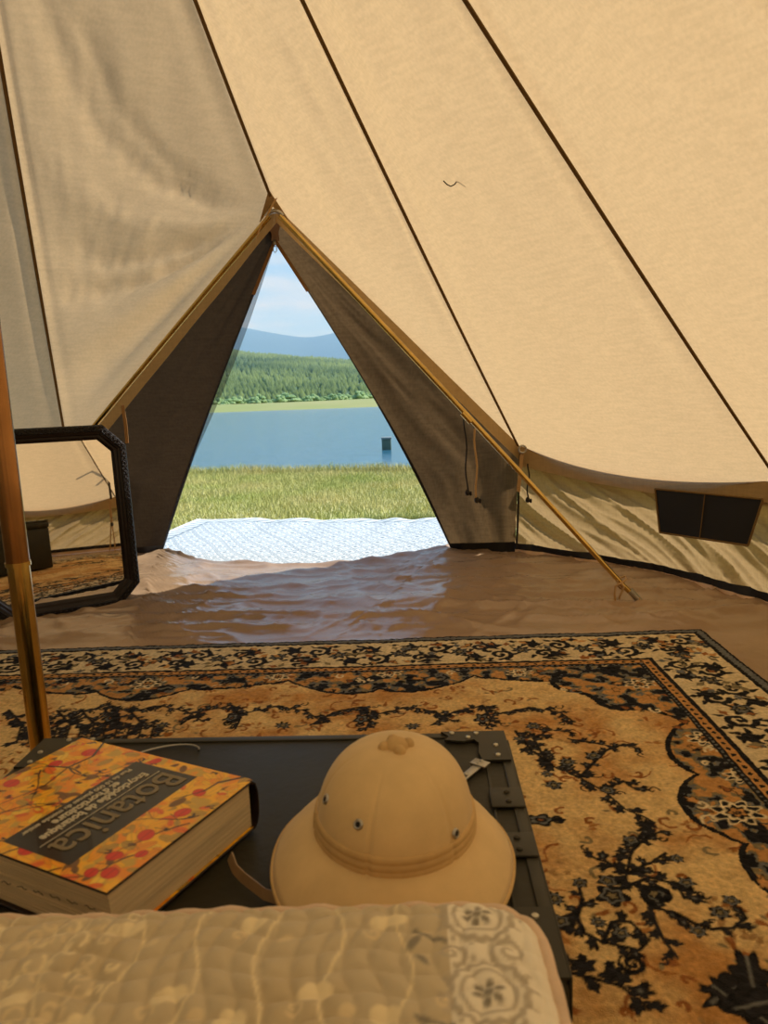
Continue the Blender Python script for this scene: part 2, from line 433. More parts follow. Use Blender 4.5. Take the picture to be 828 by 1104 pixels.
# walls ------------------------------------------------------------------
def catmull(pts, per=12):
    out = []
    P_ = [pts[0]] + list(pts) + [pts[-1]]
    for i in range(1, len(P_) - 2):
        for q in range(per):
            t = q / per; a, b, c, d = P_[i - 1], P_[i], P_[i + 1], P_[i + 2]
            out.append(.5 * ((2 * b) + (c - a) * t + (2 * a - 5 * b + 4 * c - d) * t * t + (3 * b - a - 3 * c + d) * t ** 3))
    out.append(pts[-1]); return out
BASE_R = [Vector(p) for p in [(.815, 4.585, 0), (1.423, 3.913, 0), (1.704, 3.213, 0), (2.32, 1.85, 0), (2.34, .95, 0), (1.96, .0, 0), (1.13, -1.18, 0), (-.95, -1.75, 0)]]
BASE_L = [mirrored(p) for p in BASE_R]
def wall(name, base, tops, label, sgn, seed):
    bc = catmull(base, 90); n = len(bc)
    # arc parameters for the top line
    tp = []
    L_ = [0]
    for i in range(1, len(tops)): L_.append(L_[-1] + (tops[i] - tops[i - 1]).length)
    bl = [0]
    for i in range(1, n): bl.append(bl[-1] + (bc[i] - bc[i - 1]).length)
    NV = 80; P = np.zeros((n, NV, 3)); mi = np.zeros((n - 1, NV - 1), dtype=np.int32)
    for i in range(n):
        s = bl[i] / bl[-1] * L_[-1]
        k = max(j for j in range(len(L_)) if L_[j] <= s + 1e-6); k = min(k, len(tops) - 2)
        f = (s - L_[k]) / (L_[k + 1] - L_[k]); top = tops[k].lerp(tops[k + 1], f); top = top + Vector((0, 0, -4 * f * (1 - f) * .03 - .01))
        c = (Vector((CX, CY, 0)) - Vector((top.x, top.y, 0))).normalized()
        zs = [0, .030, .032, .068, .070] + list(np.linspace(.14, 1, NV - 5))
        for j in range(NV):
            w = zs[j] if j < 5 else zs[j]
            z = w if j < 5 else w * top.z
            fr = z / top.z
            q = bc[i].lerp(Vector((top.x, top.y, 0)), fr); q.z = z
            # slanting pulls: folds run from the eave peg down and away
            arc = bl[i]
            ph = arc - sgn * 0 + fr * .55
            env = math.sin(math.pi * min(1, fr * .86 + .10))
            ph2 = arc * 1.0 + fr * 1.05 + .12 * float(vnoise(np.array(arc * 2.), np.array(fr * 2.), seed))
            fold = .075 * (abs(math.sin(ph2 * 9.0 + .5 * math.sin(ph2 * 4))) ** .45 - .75) + .020 * (abs(math.sin(ph2 * 23 + 2 * math.sin(arc * 5))) ** .5 - .7)
            fb = (float(fbm(np.array(ph2 * 9), np.array(fr * 2.2 + arc), seed, 3)) - .5) * .06
            am = .45 + .55 * float(vnoise(np.array(arc * 1.3), np.array(.5), seed + 3))
            q += c * (fold * am + fb) * env
            P[i, j] = q
    mi[:, 0:2] = 2; mi[:, 2:4] = 1
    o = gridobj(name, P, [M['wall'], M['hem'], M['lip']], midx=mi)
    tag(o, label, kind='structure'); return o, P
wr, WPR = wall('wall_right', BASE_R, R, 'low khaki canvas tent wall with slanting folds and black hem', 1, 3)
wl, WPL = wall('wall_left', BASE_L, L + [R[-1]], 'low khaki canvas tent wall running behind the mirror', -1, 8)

# floor: brown groundsheet --------------------------------------------------
thr = [TR, Vector((.28, 4.66, 0)), Vector((.06, 4.50, 0)), Vector((-.30, 4.41, 0)), Vector((-.78, 4.44, 0)), Vector((-1.2, 4.68, 0)), TL]
per = catmull(BASE_R, 44) + catmull(BASE_L, 44)[::-1][1:] + [TL.lerp(TL, 0)] + catmull(thr, 10)[::-1][1:]
poly = [(p.x, p.y) for p in per]
def polar_r(th):
    dx, dy = math.cos(th), math.sin(th); best = 0
    for i in range(len(poly)):
        x1, y1 = poly[i][0] - CX, poly[i][1] - CY; x2, y2 = poly[(i + 1) % len(poly)][0] - CX, poly[(i + 1) % len(poly)][1] - CY
        ex, ey = x2 - x1, y2 - y1; den = dx * ey - dy * ex
        if abs(den) < 1e-9: continue
        t = (x1 * ey - y1 * ex) / den; s = (x1 * dy - y1 * dx) / den
        if t > 0 and -1e-6 <= s <= 1 + 1e-6: best = max(best, t)
    return best
NTH = 720; NR = 230
ths = np.linspace(0, 2 * math.pi, NTH, endpoint=False)
rad = np.array([polar_r(t) for t in ths])
rx0 = CX + rad * np.cos(ths); ry0 = CY + rad * np.sin(ths)
rad = rad + np.where((ry0 > 4.3) & (rx0 > TL.x + .02) & (rx0 < TR.x - .02), 0, .07)
rr_ = np.linspace(0.02, 1, NR)[:, None]
FX = CX + rad[None] * rr_ * np.cos(ths)[None]; FY = CY + rad[None] * rr_ * np.sin(ths)[None]
w1 = .12 * fbm(FX * 1.3, FY * 2., 4, 3)
rid = np.zeros_like(FX)
for (f, a, s_) in ((5.5, .016, 21), (9.5, .010, 33), (17., .005, 45)):
    q = vnoise(FX * f * .22 + 3, (FY + w1 + .10 * FX) * f, s_)
    rid += a * (1 - np.abs(2 * q - 1)) ** 3
q = vnoise((FX + FY * .5) * 5, (FY - FX * .3) * 5, 77); rid += .008 * (1 - np.abs(2 * q - 1)) ** 6
q = vnoise((FX - FY * .8) * 7, (FY + FX * .6) * 4, 91); rid += .007 * (1 - np.abs(2 * q - 1)) ** 8
fade = np.clip((FY - 2.95) / .2, 0, 1)
bx = np.clip(1 - ((1 - rr_) / .03), 0, 1)
rid = rid * 1.25
FZ = rid * fade + .003 - .004 * (1 - fade)
edge = np.exp(-((1 - rr_) * rad[None] / .04) ** 2) * ((FY > 4.2) & (np.abs(FX + .5) < 1.0))
FZ = FZ + .018 * edge
FP = np.stack([FX, FY, FZ], -1)
floor = gridobj('floor', FP, M['sheet'], closed=True)
tag(floor, 'brown wrinkled waterproof groundsheet covering the tent floor', kind='structure')

# door panels ---------------------------------------------------------------
ZT = Vector((-.494, 3.90, 1.80))
def door_panel(name, sgn, eave, thrp, base, material, label):
    NT, NS = 70, 40
    P = np.zeros((NT, NS, 3)); mi = np.zeros((NT - 1, NS - 1), dtype=np.int32)
    A0 = ATOP + Vector((0, .004, -.004))
    l1 = (eave - A0).length; l2 = (base - eave).length; tt = l1 / (l1 + l2)
    for i in range(NT):
        t = i / (NT - 1)
        a = A0.lerp(eave, t / tt) if t < tt else eave.lerp(base, (t - tt) / (1 - tt))
        # opening edge bows slightly into the doorway
        b = ZT.lerp(thrp, t) + Vector((sgn * .05 * math.sin(math.pi * t), 0, 0)) * (1 if sgn > 0 else .45)
        nrm = Vector((-sgn * .6, -.75, .2)).normalized()
        for j in range(NS):
            s = j / (NS - 1); p = a.lerp(b, s)
            f = (float(fbm(np.array(t * 6 + s * 3.), np.array(s * 5.), 14 + int(sgn), 3)) - .5) * .09
            f += .012 * math.sin((s * 5 - t * 9)) + .02 * math.sin(s * 14 + t * 3) * t
            f *= math.sin(math.pi * s) ** .6 * min(1, t * 3)
            P[i, j] = p + nrm * f
            if i == NT - 1: P[i, j][2] = -.012
        
    mi[:, -1] = 1
    mi[-2:, :] = 1
    o = gridobj(name, P, [material, M['hem']], midx=mi)
    tag(o, label, kind='structure'); return o
d1 = door_panel('door_1', -1, L[0], TL, BASE_L[0], M['flap_shaded'], 'canvas door side coloured dark brown for shade, left of the opening, behind the mirror')
d2 = door_panel('door_2', 1, R[0], TR, BASE_R[0], M['flap'], 'canvas door side coloured brown for shade, right of the opening, cords hanging on it')
# zip tapes with netting that run down from the top of the opening
for dr, sg, th_ in ((d1, -1, TL), (d2, 1, TR)):
    mb = MB(); pts = []
    for i in range(12):
        t = i / 11; p = ZT.lerp(th_, t * .13) + Vector((sg * .05 * (1 if sg > 0 else .45) * math.sin(math.pi * t * .13) + sg * .002, -.014, .0)); pts.append(p)
    mb.ribbon(pts, Vector((1, 0, .3 * sg)), .018, th=.003); mb.build('zip_tape', M['strap'], dr)
mb = MB(); nv = []
for i in range(24):
    t = i / 23; a = ZT.lerp(TL, t) + Vector((-.05 * .45 * math.sin(math.pi * t), 0, 0)); w = .035 * math.sin(math.pi * min(1, t * 1.6)) if t < .62 else 0.002
    nv += [a + Vector((-.01, -.01, 0)), a + Vector((w, .01, 0))]
m_net = bpy.data.materials.new('fine_mosquito_net'); m_net.use_nodes = True; t_ = m_net.node_tree; t_.nodes.clear()
o_ = t_.nodes.new('ShaderNodeOutputMaterial'); mm_ = t_.nodes.new('ShaderNodeMixShader'); mm_.inputs[0].default_value = .6
a_ = t_.nodes.new('ShaderNodeBsdfTransparent'); b_ = t_.nodes.new('ShaderNodeBsdfDiffuse'); b_.inputs[0].default_value = (.05, .05, .06, 1)
t_.links.new(a_.outputs[0], mm_.inputs[1]); t_.links.new(b_.outputs[0], mm_.inputs[2]); t_.links.new(mm_.outputs[0], o_.inputs[0])
fin('mosquito_net', nv, [(2 * i, 2 * i + 1, 2 * i + 3, 2 * i + 2) for i in range(23)], m_net, d1)

# mesh vent in the right wall -------------------------------------------------
def wall_hit(px, py, curve, inset=.0):
    r = ray(px, py); best = None
    for a, b in zip(curve[:-1], curve[1:]):
        ex, ey = b.x - a.x, b.y - a.y; den = r.x * ey - r.y * ex
        if abs(den) < 1e-9: continue
        t = (a.x * ey - a.y * ex) / den; s = (a.x * r.y - a.y * r.x) / den
        if t > 0 and 0 <= s <= 1: best = t if best is None else min(best, t)
    return Vector((0, 0, CAM_H)) + r * (best - inset)
bcR = catmull(BASE_R, 44)
cs = [wall_hit(x, y, bcR, .09) for x, y in ((706, 527), (822, 538), (806, 588), (711, 574))]
NP_ = 16; P = np.zeros((NP_, NP_, 3))
for i in range(NP_):
    for j in range(NP_):
        u, v = i / (NP_ - 1), j / (NP_ - 1)
        p = cs[0].lerp(cs[1], u).lerp(cs[3].lerp(cs[2], u), v)
        p += Vector((0, -1, 0)) * (.012 * math.sin(u * 9) * math.sin(v * 3.1)); P[i, j] = p
win = gridobj('window_1', P, M['net']); tag(win, 'black mesh vent window set in the canvas wall under the eave', kind='structure')
mb = MB(); q = [cs[0], cs[1], cs[2], cs[3]]
for a, b in ((0, 1), (1, 2), (2, 3), (3, 0)):
    mb.tube([q[a].lerp(q[b], t) + Vector((0, -.004, 0)) for t in np.linspace(0, 1, 8)], .005, n=6)
mb.tube([q[0].lerp(q[1], .5) + Vector((0, -.012, 0)), q[3].lerp(q[2], .48) + Vector((0, -.012, 0))], .0025, n=6)
mb.build('window_frame', M['seam'], win)

# ------------------------------------------------------------------ A-frame pole
af = empty('a_frame_door_pole', (-.46, 3.70, 0))
tag(af, 'thin brass A-frame pole holding the tent doorway open', 'tent pole')
iv = Vector((-.46, 3.70, 0))
FR = G(690, 651); FL = Vector((-2.425, 4.095, 0))
PT = Vector((-.462, 3.67, 1.895))
for foot, sg in ((FL, -1), (FR, 1)):
    mb = MB(); d = (foot - PT).normalized()
    a = PT + Vector((sg * .025, 0, -.028))
    pts = [a.lerp(foot, t) + Vector((0, 0, .012 * math.sin(math.pi * t))) - iv for t in np.linspace(0, 1, 24)]
    pts[-1].z = max(pts[-1].z, .012)
    mb.tube(pts, .0125, n=14)
    leg = mb.build('pole_leg', M['brass'], af)
    mb = MB(); j = a.lerp(foot, .52) - iv; mb.tube([j - d * .03, j + d * .03], .0145, n=14)
    mb.build('joint_sleeve', M['brass'], leg)
    mb = MB(); f0 = foot - iv; mb.tube([f0 - d * .07 + Vector((0, 0, .012)), f0 + Vector((0, 0, .012))], .016, n=14)
    mb.build('foot_cap', M['steel'], leg)
mb = MB(); arc = []
for i in range(13):
    an = math.radians(-48 + i * 8 + 90 - 0)
    arc.append(PT - iv + Vector((.045 * math.cos(math.radians(150 - i * 10)), 0, -.050 + .045 * math.sin(math.radians(150 - i * 10)))))
mb.tube(arc, .010, n=10); mb.build('top_bend', M['steel'], af)

# canvas pocket over the top, webbing and zip pull
tp = empty('webbing_tab', tuple(ZT)); tag(tp, 'short tan webbing tab at the peak of the doorway with a zip puller', 'webbing tab')
mb = MB(); mb.ribbon([Vector((.03, -.16, .09)), Vector((.02, -.12, .06)), Vector((.0, -.06, .03)), Vector((0, -.02, -.0))], Vector((1, .1, 0)), .05, th=.004)
mb.build('webbing', M['strap'], tp)
mb = MB(); mb.box((0, -.035, -.012), (.016, .008, .026), .003); mb.tube([Vector((-.008, -.035, -.03)), Vector((-.009, -.035, -.05)), Vector((0, -.035, -.06)), Vector((.009, -.035, -.05)), Vector((.008, -.035, -.03)), Vector((-.008, -.035, -.03))], .0022, n=6)
mb.build('zip_puller', M['steel'], tp)
mb = MB(); mb.ribbon([Vector((.050, -.275, .135)), Vector((.028, -.28, .10)), Vector((.012, -.28, .07))], Vector((1, .2, .5)), .016, th=.003)
mb.tube([Vector((.012, -.28, .07)), Vector((-.02, -.28, .03)), Vector((-.04, -.28, -.01)), Vector((-.048, -.28, -.04))], .003, n=6)
mb.build('tie_tape', M['cordlight'], tp)
pin = Vector((-.02, -.10, -.01))
k0 = seam_pt(ATOP, .958) + pin * .12; kl = ATOP.lerp(L[0], .05) + pin * .35; kr = ATOP.lerp(R[0], .05) + pin * .35; km = ATOP + pin * .75 + Vector((0, 0, -.005)); kd = ATOP + pin * .5 + Vector((0, 0, .0))
pkv = [k0, kl, km, kr, kd]
mbp = MB(); back = [v - pin * .08 for v in pkv]
mbp.add(pkv + back, [(0, 1, 4), (1, 2, 4), (2, 3, 4), (3, 0, 4), (5, 9, 6), (6, 9, 7), (7, 9, 8), (8, 9, 5), (0, 5, 6, 1), (1, 6, 7, 2), (2, 7, 8, 3), (3, 8, 5, 0)])
mbp.build('peak_pocket', M['valance'], ceiling, smooth=True)

# ------------------------------------------------------------------ hanging cords and ties
def cord(name, px, y0, y1, curve_y, matk, label, thick=.004, ball=True, group=None, wob=.006):
    r0, r1 = ray(px[0], y0), ray(px[1], y1)
    p0 = Vector((0, 0, CAM_H)) + r0 * (curve_y / r0.y); p1 = Vector((0, 0, CAM_H)) + r1 * (curve_y / r1.y)
    o = empty(name, tuple(p0)); tag(o, label, 'cord', group)
    mb = MB(); pts = [p0.lerp(p1, t) - p0 + Vector((wob * math.sin(t * 9 + px[0]), 0, 0)) for t in np.linspace(0, 1, 14)]
    mb.tube(pts, thick, n=7); mb.build('cord_line', M[matk], o)
    if ball:
        mb = MB(); e_ = p1 - p0
        mb.lathe([(.001, -.024), (.012, -.018), (.015, -.006), (.011, .006), (.004, .012)], (e_.x, e_.y, e_.z), n=12)
        mb.lathe([(.001, -.022), (.007, -.016), (.007, .0), (.001, .006)], (e_.x + .018, e_.y, e_.z - .004), n=10)
        mb.build('toggle', M['cord'], o)
    return o
cord('tie_cord', (501, 504), 452, 530, 4.18, 'cord', 'dark cord hanging on the brown door side, nearest the doorway', .0045)
cord('tie_cord', (512, 514), 462, 538, 4.12, 'cordlight', 'pale cord with dark toggle, hanging beside the brass pole on the brown door side', .006)
cord('tie_cord', (570, 569), 500, 538, 4.46, 'cord', 'short dark knotted cord under the eave, right of the eyelet strap', .0045)
o = cord('door_strap', (561, 557), 486, 592, 4.50, 'cord', 'long strap from the eyelet down to the black hem, pale above and black below', .007, False, wob=.001)
r0, r1 = ray(563, 486), ray(559, 528); a = r0 * (4.47 / r0.y); b = r1 * (4.47 / r1.y); h = Vector((0, 0, CAM_H))
mb = MB(); mb.ribbon([a + h - o.location, (a + b) / 2 + h - o.location, b + h - o.location], Vector((1, 0, 0)), .022, th=.003); mb.build('webbing', M['cordlight'], o)
mb = MB(); c_ = b + h - o.location; mb.lathe([(.001, -.015), (.012, -.008), (.012, .008), (.001, .014)], tuple(c_), n=12); mb.build('toggle', M['cordlight'], o)
mb = MB(); c_ = a + h - o.location; t0 = [c_ + Vector((.022 * math.cos(q), -.01, .022 * math.sin(q) + .01)) for q in np.linspace(0, 2 * math.pi, 17)]; mb.tube(t0, .006, n=8, caps=False); mb.build('eyelet', M['steel'], o)
# tan strap hanging beside the mirror
r0, r1 = ray(132, 437), ray(137, 478)
a = h + r0 * (3.80 / r0.y); b = h + r1 * (3.80 / r1.y)
o = empty('webbing_strap', tuple(a)); tag(o, 'tan webbing strap hanging from the left pole above the mirror corner', 'strap')
mb = MB(); mb.ribbon([Vector((0, 0, 0)), (b - a) * .5 + Vector((.004, 0, 0)), b - a], Vector((1, 0, .1)), .017, th=.003); mb.build('webbing', M['strap'], o)
# lashing at the foot of the right pole
q = G(664, 628, .10)
lp = PT.lerp(FR, .945)
o = empty('lashing_cord', tuple(lp)); tag(o, 'tan cord knotted round the foot of the right brass pole', 'cord')
mb = MB()
dd = (FR - PT).normalized(); s1 = dd.cross(Vector((0, 0, 1))).normalized(); s2 = dd.cross(s1)
loop = [s1 * .0185 * math.cos(a) + s2 * .0185 * math.sin(a) + dd * (a / 40 - .02) for a in np.linspace(0, 6 * math.pi, 50)]
mb.tube(loop, .0042, n=6)
for (x1, z1, x2, z2) in ((-.03, -.01, -.028, -.095), (.01, -.015, -.012, -.09)):
    mb.tube([Vector((0, -.018, 0)), Vector((x1, -.03, z1)), Vector(((x1 + x2) / 2 - .006, -.03, (z1 + z2) / 2)), Vector((x2, -.025, z2 + .015))], .005, n=6)
mb.tube([Vector((0, -.018, .0)), Vector((.03, .0, .012)), Vector((.035, .03, .02)), Vector((.0, .02, .012))], .004, n=6)
mb.build('cord_loop', M['cordlight'], o)
# loose thread on the roof
def roof_hit(px, py):
    """nearest point of the roof along a view line, found from the roof's own sheet"""
    r = ray(px, py).normalized(); D = RP.reshape(-1, 3) - np.array([0, 0, CAM_H]); rv = np.array(r)
    t = D @ rv; d = np.linalg.norm(D - t[:, None] * rv, axis=1); d[t < 0] = 9
    i = np.argsort(d)[:4]; tm = (t[i] / (d[i] + .01)).sum() / (1 / (d[i] + .01)).sum()
    return h + r * (float(tm) - .03)
tpth = [roof_hit(478, 195)]
base_t = (tpth[0] - h).length
pp = [(478, 195), (482, 199), (486, 201), (490, 199), (493, 195), (497, 194), (501, 196), (505, 198)]
mb = MB(); pts3 = [h + ray(x, y).normalized() * base_t for x, y in pp]
mb.tube([p - pts3[0] for p in pts3], .0022, n=5); o = mb.build('loose_thread', M['cord']); o.location = pts3[0]
tag(o, 'tiny curled dark thread clinging to the cream canvas roof', 'thread')

# ------------------------------------------------------------------ centre pole
cp = empty('centre_pole', (-.735, 1.47, .024)); tag(cp, 'tall leaning copper and brass tent pole behind the book', 'tent pole')
tip = Vector((APEX.x + .735, APEX.y - 1.47, APEX.z - .10))
def on(t): return tip * t
jz = .69 / 3.17
mb = MB(); mb.tube([on(0.002), on(jz)], .0215, n=24); mb.build('lower_tube', M['brass'], cp)
mb = MB(); mb.tube([on(jz), on(.62)], .0228, n=24); mb.tube([on(.62), on(1)], .0215, n=24); mb.build('upper_tube', M['brassdark'], cp)
mb = MB(); mb.tube([on(jz - .0015), on(jz + .0012)], .0245, n=24); mb.build('joint_ring', M['brass'], cp)
mb = MB(); mb.tube([on(0), on(.012)], .028, n=20); mb.build('foot_cap', M['net'], cp)

# ------------------------------------------------------------------ mirror
MYAW = 0.9
mr0 = G(130, 652); mr1 = G(8, 672)
md = (mr0 - mr1); md.z = 0; flat = md.length; md.normalize(); md = Matrix.Rotation(math.radians(MYAW), 3, 'Z') @ md       # towards the right
mn = Vector((md.y, -md.x, 0))                                      # faces the room
LEAN = math.radians(3.5)
mup = (Vector((0, 0, 1)) * math.cos(LEAN) - mn * math.sin(LEAN)).normalized()
ch = .105; MW = flat + 2 * ch; MH = .925
mc = (mr0 + mr1) / 2; mc.z = .0
mir = empty('octagonal_mirror', tuple(mc)); tag(mir, 'octagonal mirror in a carved black frame leaning by the doorway', 'mirror')
mbas = Matrix((( md.x, mn.x, mup.x, 0), (md.y, mn.y, mup.y, 0), (md.z, mn.z, mup.z, 0), (0, 0, 0, 1)))
def octo(w, hh, c, ins):
    k = ins * (math.sqrt(2) - 1); W2 = w / 2 - ins; c2 = c - (2 - math.sqrt(2)) * ins
    c2 = max(c2, .01); y0, y1 = ins, hh - ins
    return [(W2 - c2, y0), (W2, y0 + c2), (W2, y1 - c2), (W2 - c2, y1), (-W2 + c2, y1), (-W2, y1 - c2), (-W2, y0 + c2), (-W2 + c2, y0)]
prof = [(0, 0), (0, .020), (.006, .030), (.030, .032), (.034, .026), (.044, .024), (.050, .018), (.060, .017), (.066, .010), (.074, .006), (.074, 0)]
def mirror_ring(i0, i1, name, mtl, parent):
    mb = MB(); rings = []
    for (ins, dp) in prof[i0:i1 + 1]:
        rings.append([mbas @ Vector((x, dp, y)) for x, y in octo(MW, MH, ch, ins)])
    vs = [p for r_ in rings for p in r_]; n = 8
    fs = [(i * n + k, i * n + (k + 1) % n, (i + 1) * n + (k + 1) % n, (i + 1) * n + k) for i in range(len(rings) - 1) for k in range(n)]
    mb.add(vs, fs); 
    o = mb.build(name, mtl, parent, smooth=False); return o
fr = mirror_ring(0, 4, 'frame', M['ebony'], mir)
mirror_ring(4, 10, 'inner_moulding', M['ebonysmooth'], mir)
# carved leaves along the frame face
mb = MB(); oc = octo(MW, MH, ch, .018)
for k in range(8):
    a = Vector((oc[k][0], 0, oc[k][1])); b = Vector((oc[(k + 1) % 8][0], 0, oc[(k + 1) % 8][1])); ln = (b - a).length; nn = max(2, int(ln / .013)); dr = (b - a).normalized()
    for i in range(nn):
        p = a.lerp(b, (i + .5) / nn); z0 = .031
        s_ = .0062; sd = Vector((-dr.z, 0, dr.x))
        off_ = sd * (.005 if i % 2 else -.005)
        v = [p + off_ + dr * s_ * 1.1, p + off_ + sd * s_ * .8, p + off_ - dr * s_ * 1.1, p + off_ - sd * s_ * .8]
        vs = [mbas @ Vector((q.x, z0, q.z)) for q in v] + [mbas @ Vector(((p + off_).x, z0 + .0055, (p + off_).z))]
        mb.add(vs, [(0, 1, 4), (1, 2, 4), (2, 3, 4), (3, 0, 4)])
mb.build('carved_beading', M['ebonysmooth'], fr, smooth=False)
mb = MB(); vs = [mbas @ Vector((x, .006, y)) for x, y in octo(MW, MH, ch, .073)]; mb.add(vs, [tuple(range(8))])
vi = [mbas @ Vector((x, .0085, y)) for x, y in octo(MW, MH, ch, .073)]
mb.build('mirror_glass', M['silver'], mir, smooth=False)
mb = MB(); vs = [mbas @ Vector((x, .0, y)) for x, y in octo(MW, MH, ch, .001)]; mb.add(vs, [tuple(range(8))[::-1]]); mb.build('backing_board', M['ebony'], mir, smooth=False)

# ------------------------------------------------------------------ trunk
TZ = .44
t_fr = G(545, 790, TZ); t_nr = G(606, 1062, TZ)
tax = Vector((1, -.048, 0)).normalized(); tay = Vector((-tax.y, tax.x, 0))
dep = max(.44, (t_fr - t_nr).length); TW = .79
trk = empty('storage_trunk', tuple(Vector((t_fr.x, t_fr.y, 0)) - tax * TW / 2 - tay * dep / 2), math.atan2(tax.y, tax.x))
# right edge splays a little: keep the near corner where it stands
tag(trk, 'flat-topped olive black storage trunk with riveted metal edges under the helmet', 'trunk')
mb = MB(); mb.box((0, 0, TZ / 2 - .015), (TW - .012, dep - .012, TZ - .09), .012); mb.build('body', M['trunk'], trk)
mb = MB(); mb.box((0, 0, TZ - .032), (TW, dep, .064), .016); lid = mb.build('lid', M['trunk'], trk)
mb = MB()
for sx in (-1, 1):
    mb.box((sx * (TW / 2 - .009), 0, TZ + .0005), (.015, dep - .02, .004), .0012)
    mb.box((sx * (TW / 2 - .042), 0, TZ + .0002), (.004, dep - .02, .003), .001)
    mb.box((sx * (TW / 2 + .001), 0, TZ - .03), (.004, dep - .03, .05), .001)
for sy in (-1, 1): mb.box((0, sy * (dep / 2 - .010), TZ + .0003), (TW - .09, .016, .004), .001)
mb.build('edge_binding', M['trunkmetal'], lid)
def plate(pts, z, th):
    n = len(pts); return [(x, y, z) for x, y in pts] + [(x, y, z + th) for x, y in pts], [tuple(range(n))[::-1], tuple(range(n, 2 * n))] + [(i, (i + 1) % n, n + (i + 1) % n, n + i) for i in range(n)]
for sx in (-1, 1):
    for sy in (-1, 1):
        mb = MB(); o_ = [(0, 0), (-.105, 0), (-.092, -.018), (-.100, -.030), (-.070, -.036), (-.052, -.030), (-.045, -.042), (-.048, -.075), (-.044, -.10), (0, -.10)]
        pts = [(sx * (TW / 2 - .003 + x), sy * (dep / 2 - .003 + y)) for x, y in o_]
        if sx * sy < 0: pts = pts[::-1]
        mb.add(*plate(pts, TZ + .002, .0035)); cpn = mb.build('corner_plate', M['trunkmetal'], lid, smooth=False)
        for (x, y) in ((-.09, -.010), (-.05, -.012), (-.022, -.055), (-.022, -.088), (-.064, -.026)):
            mb = MB(); mb.lathe([(.0045, 0), (.004, .0018), (.001, .003)], (sx * (TW / 2 + x), sy * (dep / 2 + y), TZ + .0055), n=10)
            mb.build('rivet', M['rivet'], cpn)
# side brackets with rivets
for yy in (.06, -.05):
    mb = MB(); mb.box((TW / 2 - .023, yy, TZ + .004), (.046, .05, .003), .001)
    for q_ in (-.012, .012): mb.lathe([(.0045, 0), (.004, .0018), (.001, .003)], (TW / 2 - .022, yy + q_, TZ + .0055), n=10)
    mb.build('bracket', M['trunkmetal'], lid)
# bright latch near the far right corner
mb = MB(); Ml = Matrix.Translation((TW / 2 - .065, dep / 2 - .135, TZ + .003)) @ Matrix.Rotation(math.radians(55), 4, 'Z')
mb.box((0, 0, .002), (.060, .013, .004), .001, M=Ml); mb.box((.022, 0, .004), (.018, .026, .004), .001, M=Ml)
for q_ in (-.02, .018, .027): mb.lathe([(.0035, 0), (.003, .0015), (.001, .0025)], (q_, 0, .0055), n=10, M=Ml)
mb.build('latch', M['steel'], lid)
# faint scroll handle wire on the far side
mb = MB(); mb.tube([Vector((-.16 + .05 * math.cos(a), dep / 2 - .05 + .02 * math.sin(a * 1.3), TZ + .003)) for a in np.linspace(0, 4.2, 24)], .0016, n=6)
mb.build('wire_scroll', M['steel'], lid)

# ------------------------------------------------------------------ book
BH = .068; bz = TZ + .003
bk_b = G(109, 786, bz + BH); bk_r = G(273, 841, bz + BH); bk_f = G(115, 963, bz + BH)
ex = (bk_f - bk_r); BWd = ex.length; ex.normalize()           # reading direction: spine -> fore edge
ey = (bk_b - bk_r); BHt = max(ey.length, .01); ey.normalize()
ey = (ey - ex * ey.dot(ex)).normalized()                        # head -> foot of the cover
print('BOOK w', BWd, 'h', (bk_b - bk_r).length, bk_r, bk_f, bk_b)
BHt = (bk_b - bk_r).length
book = empty('botanical_book', (bk_r.x, bk_r.y, bz)); tag(book, 'thick hardback plant encyclopedia with orange autumn leaves on its cover', 'book')
book.rotation_euler = (0, 0, math.atan2(ex.y, ex.x))
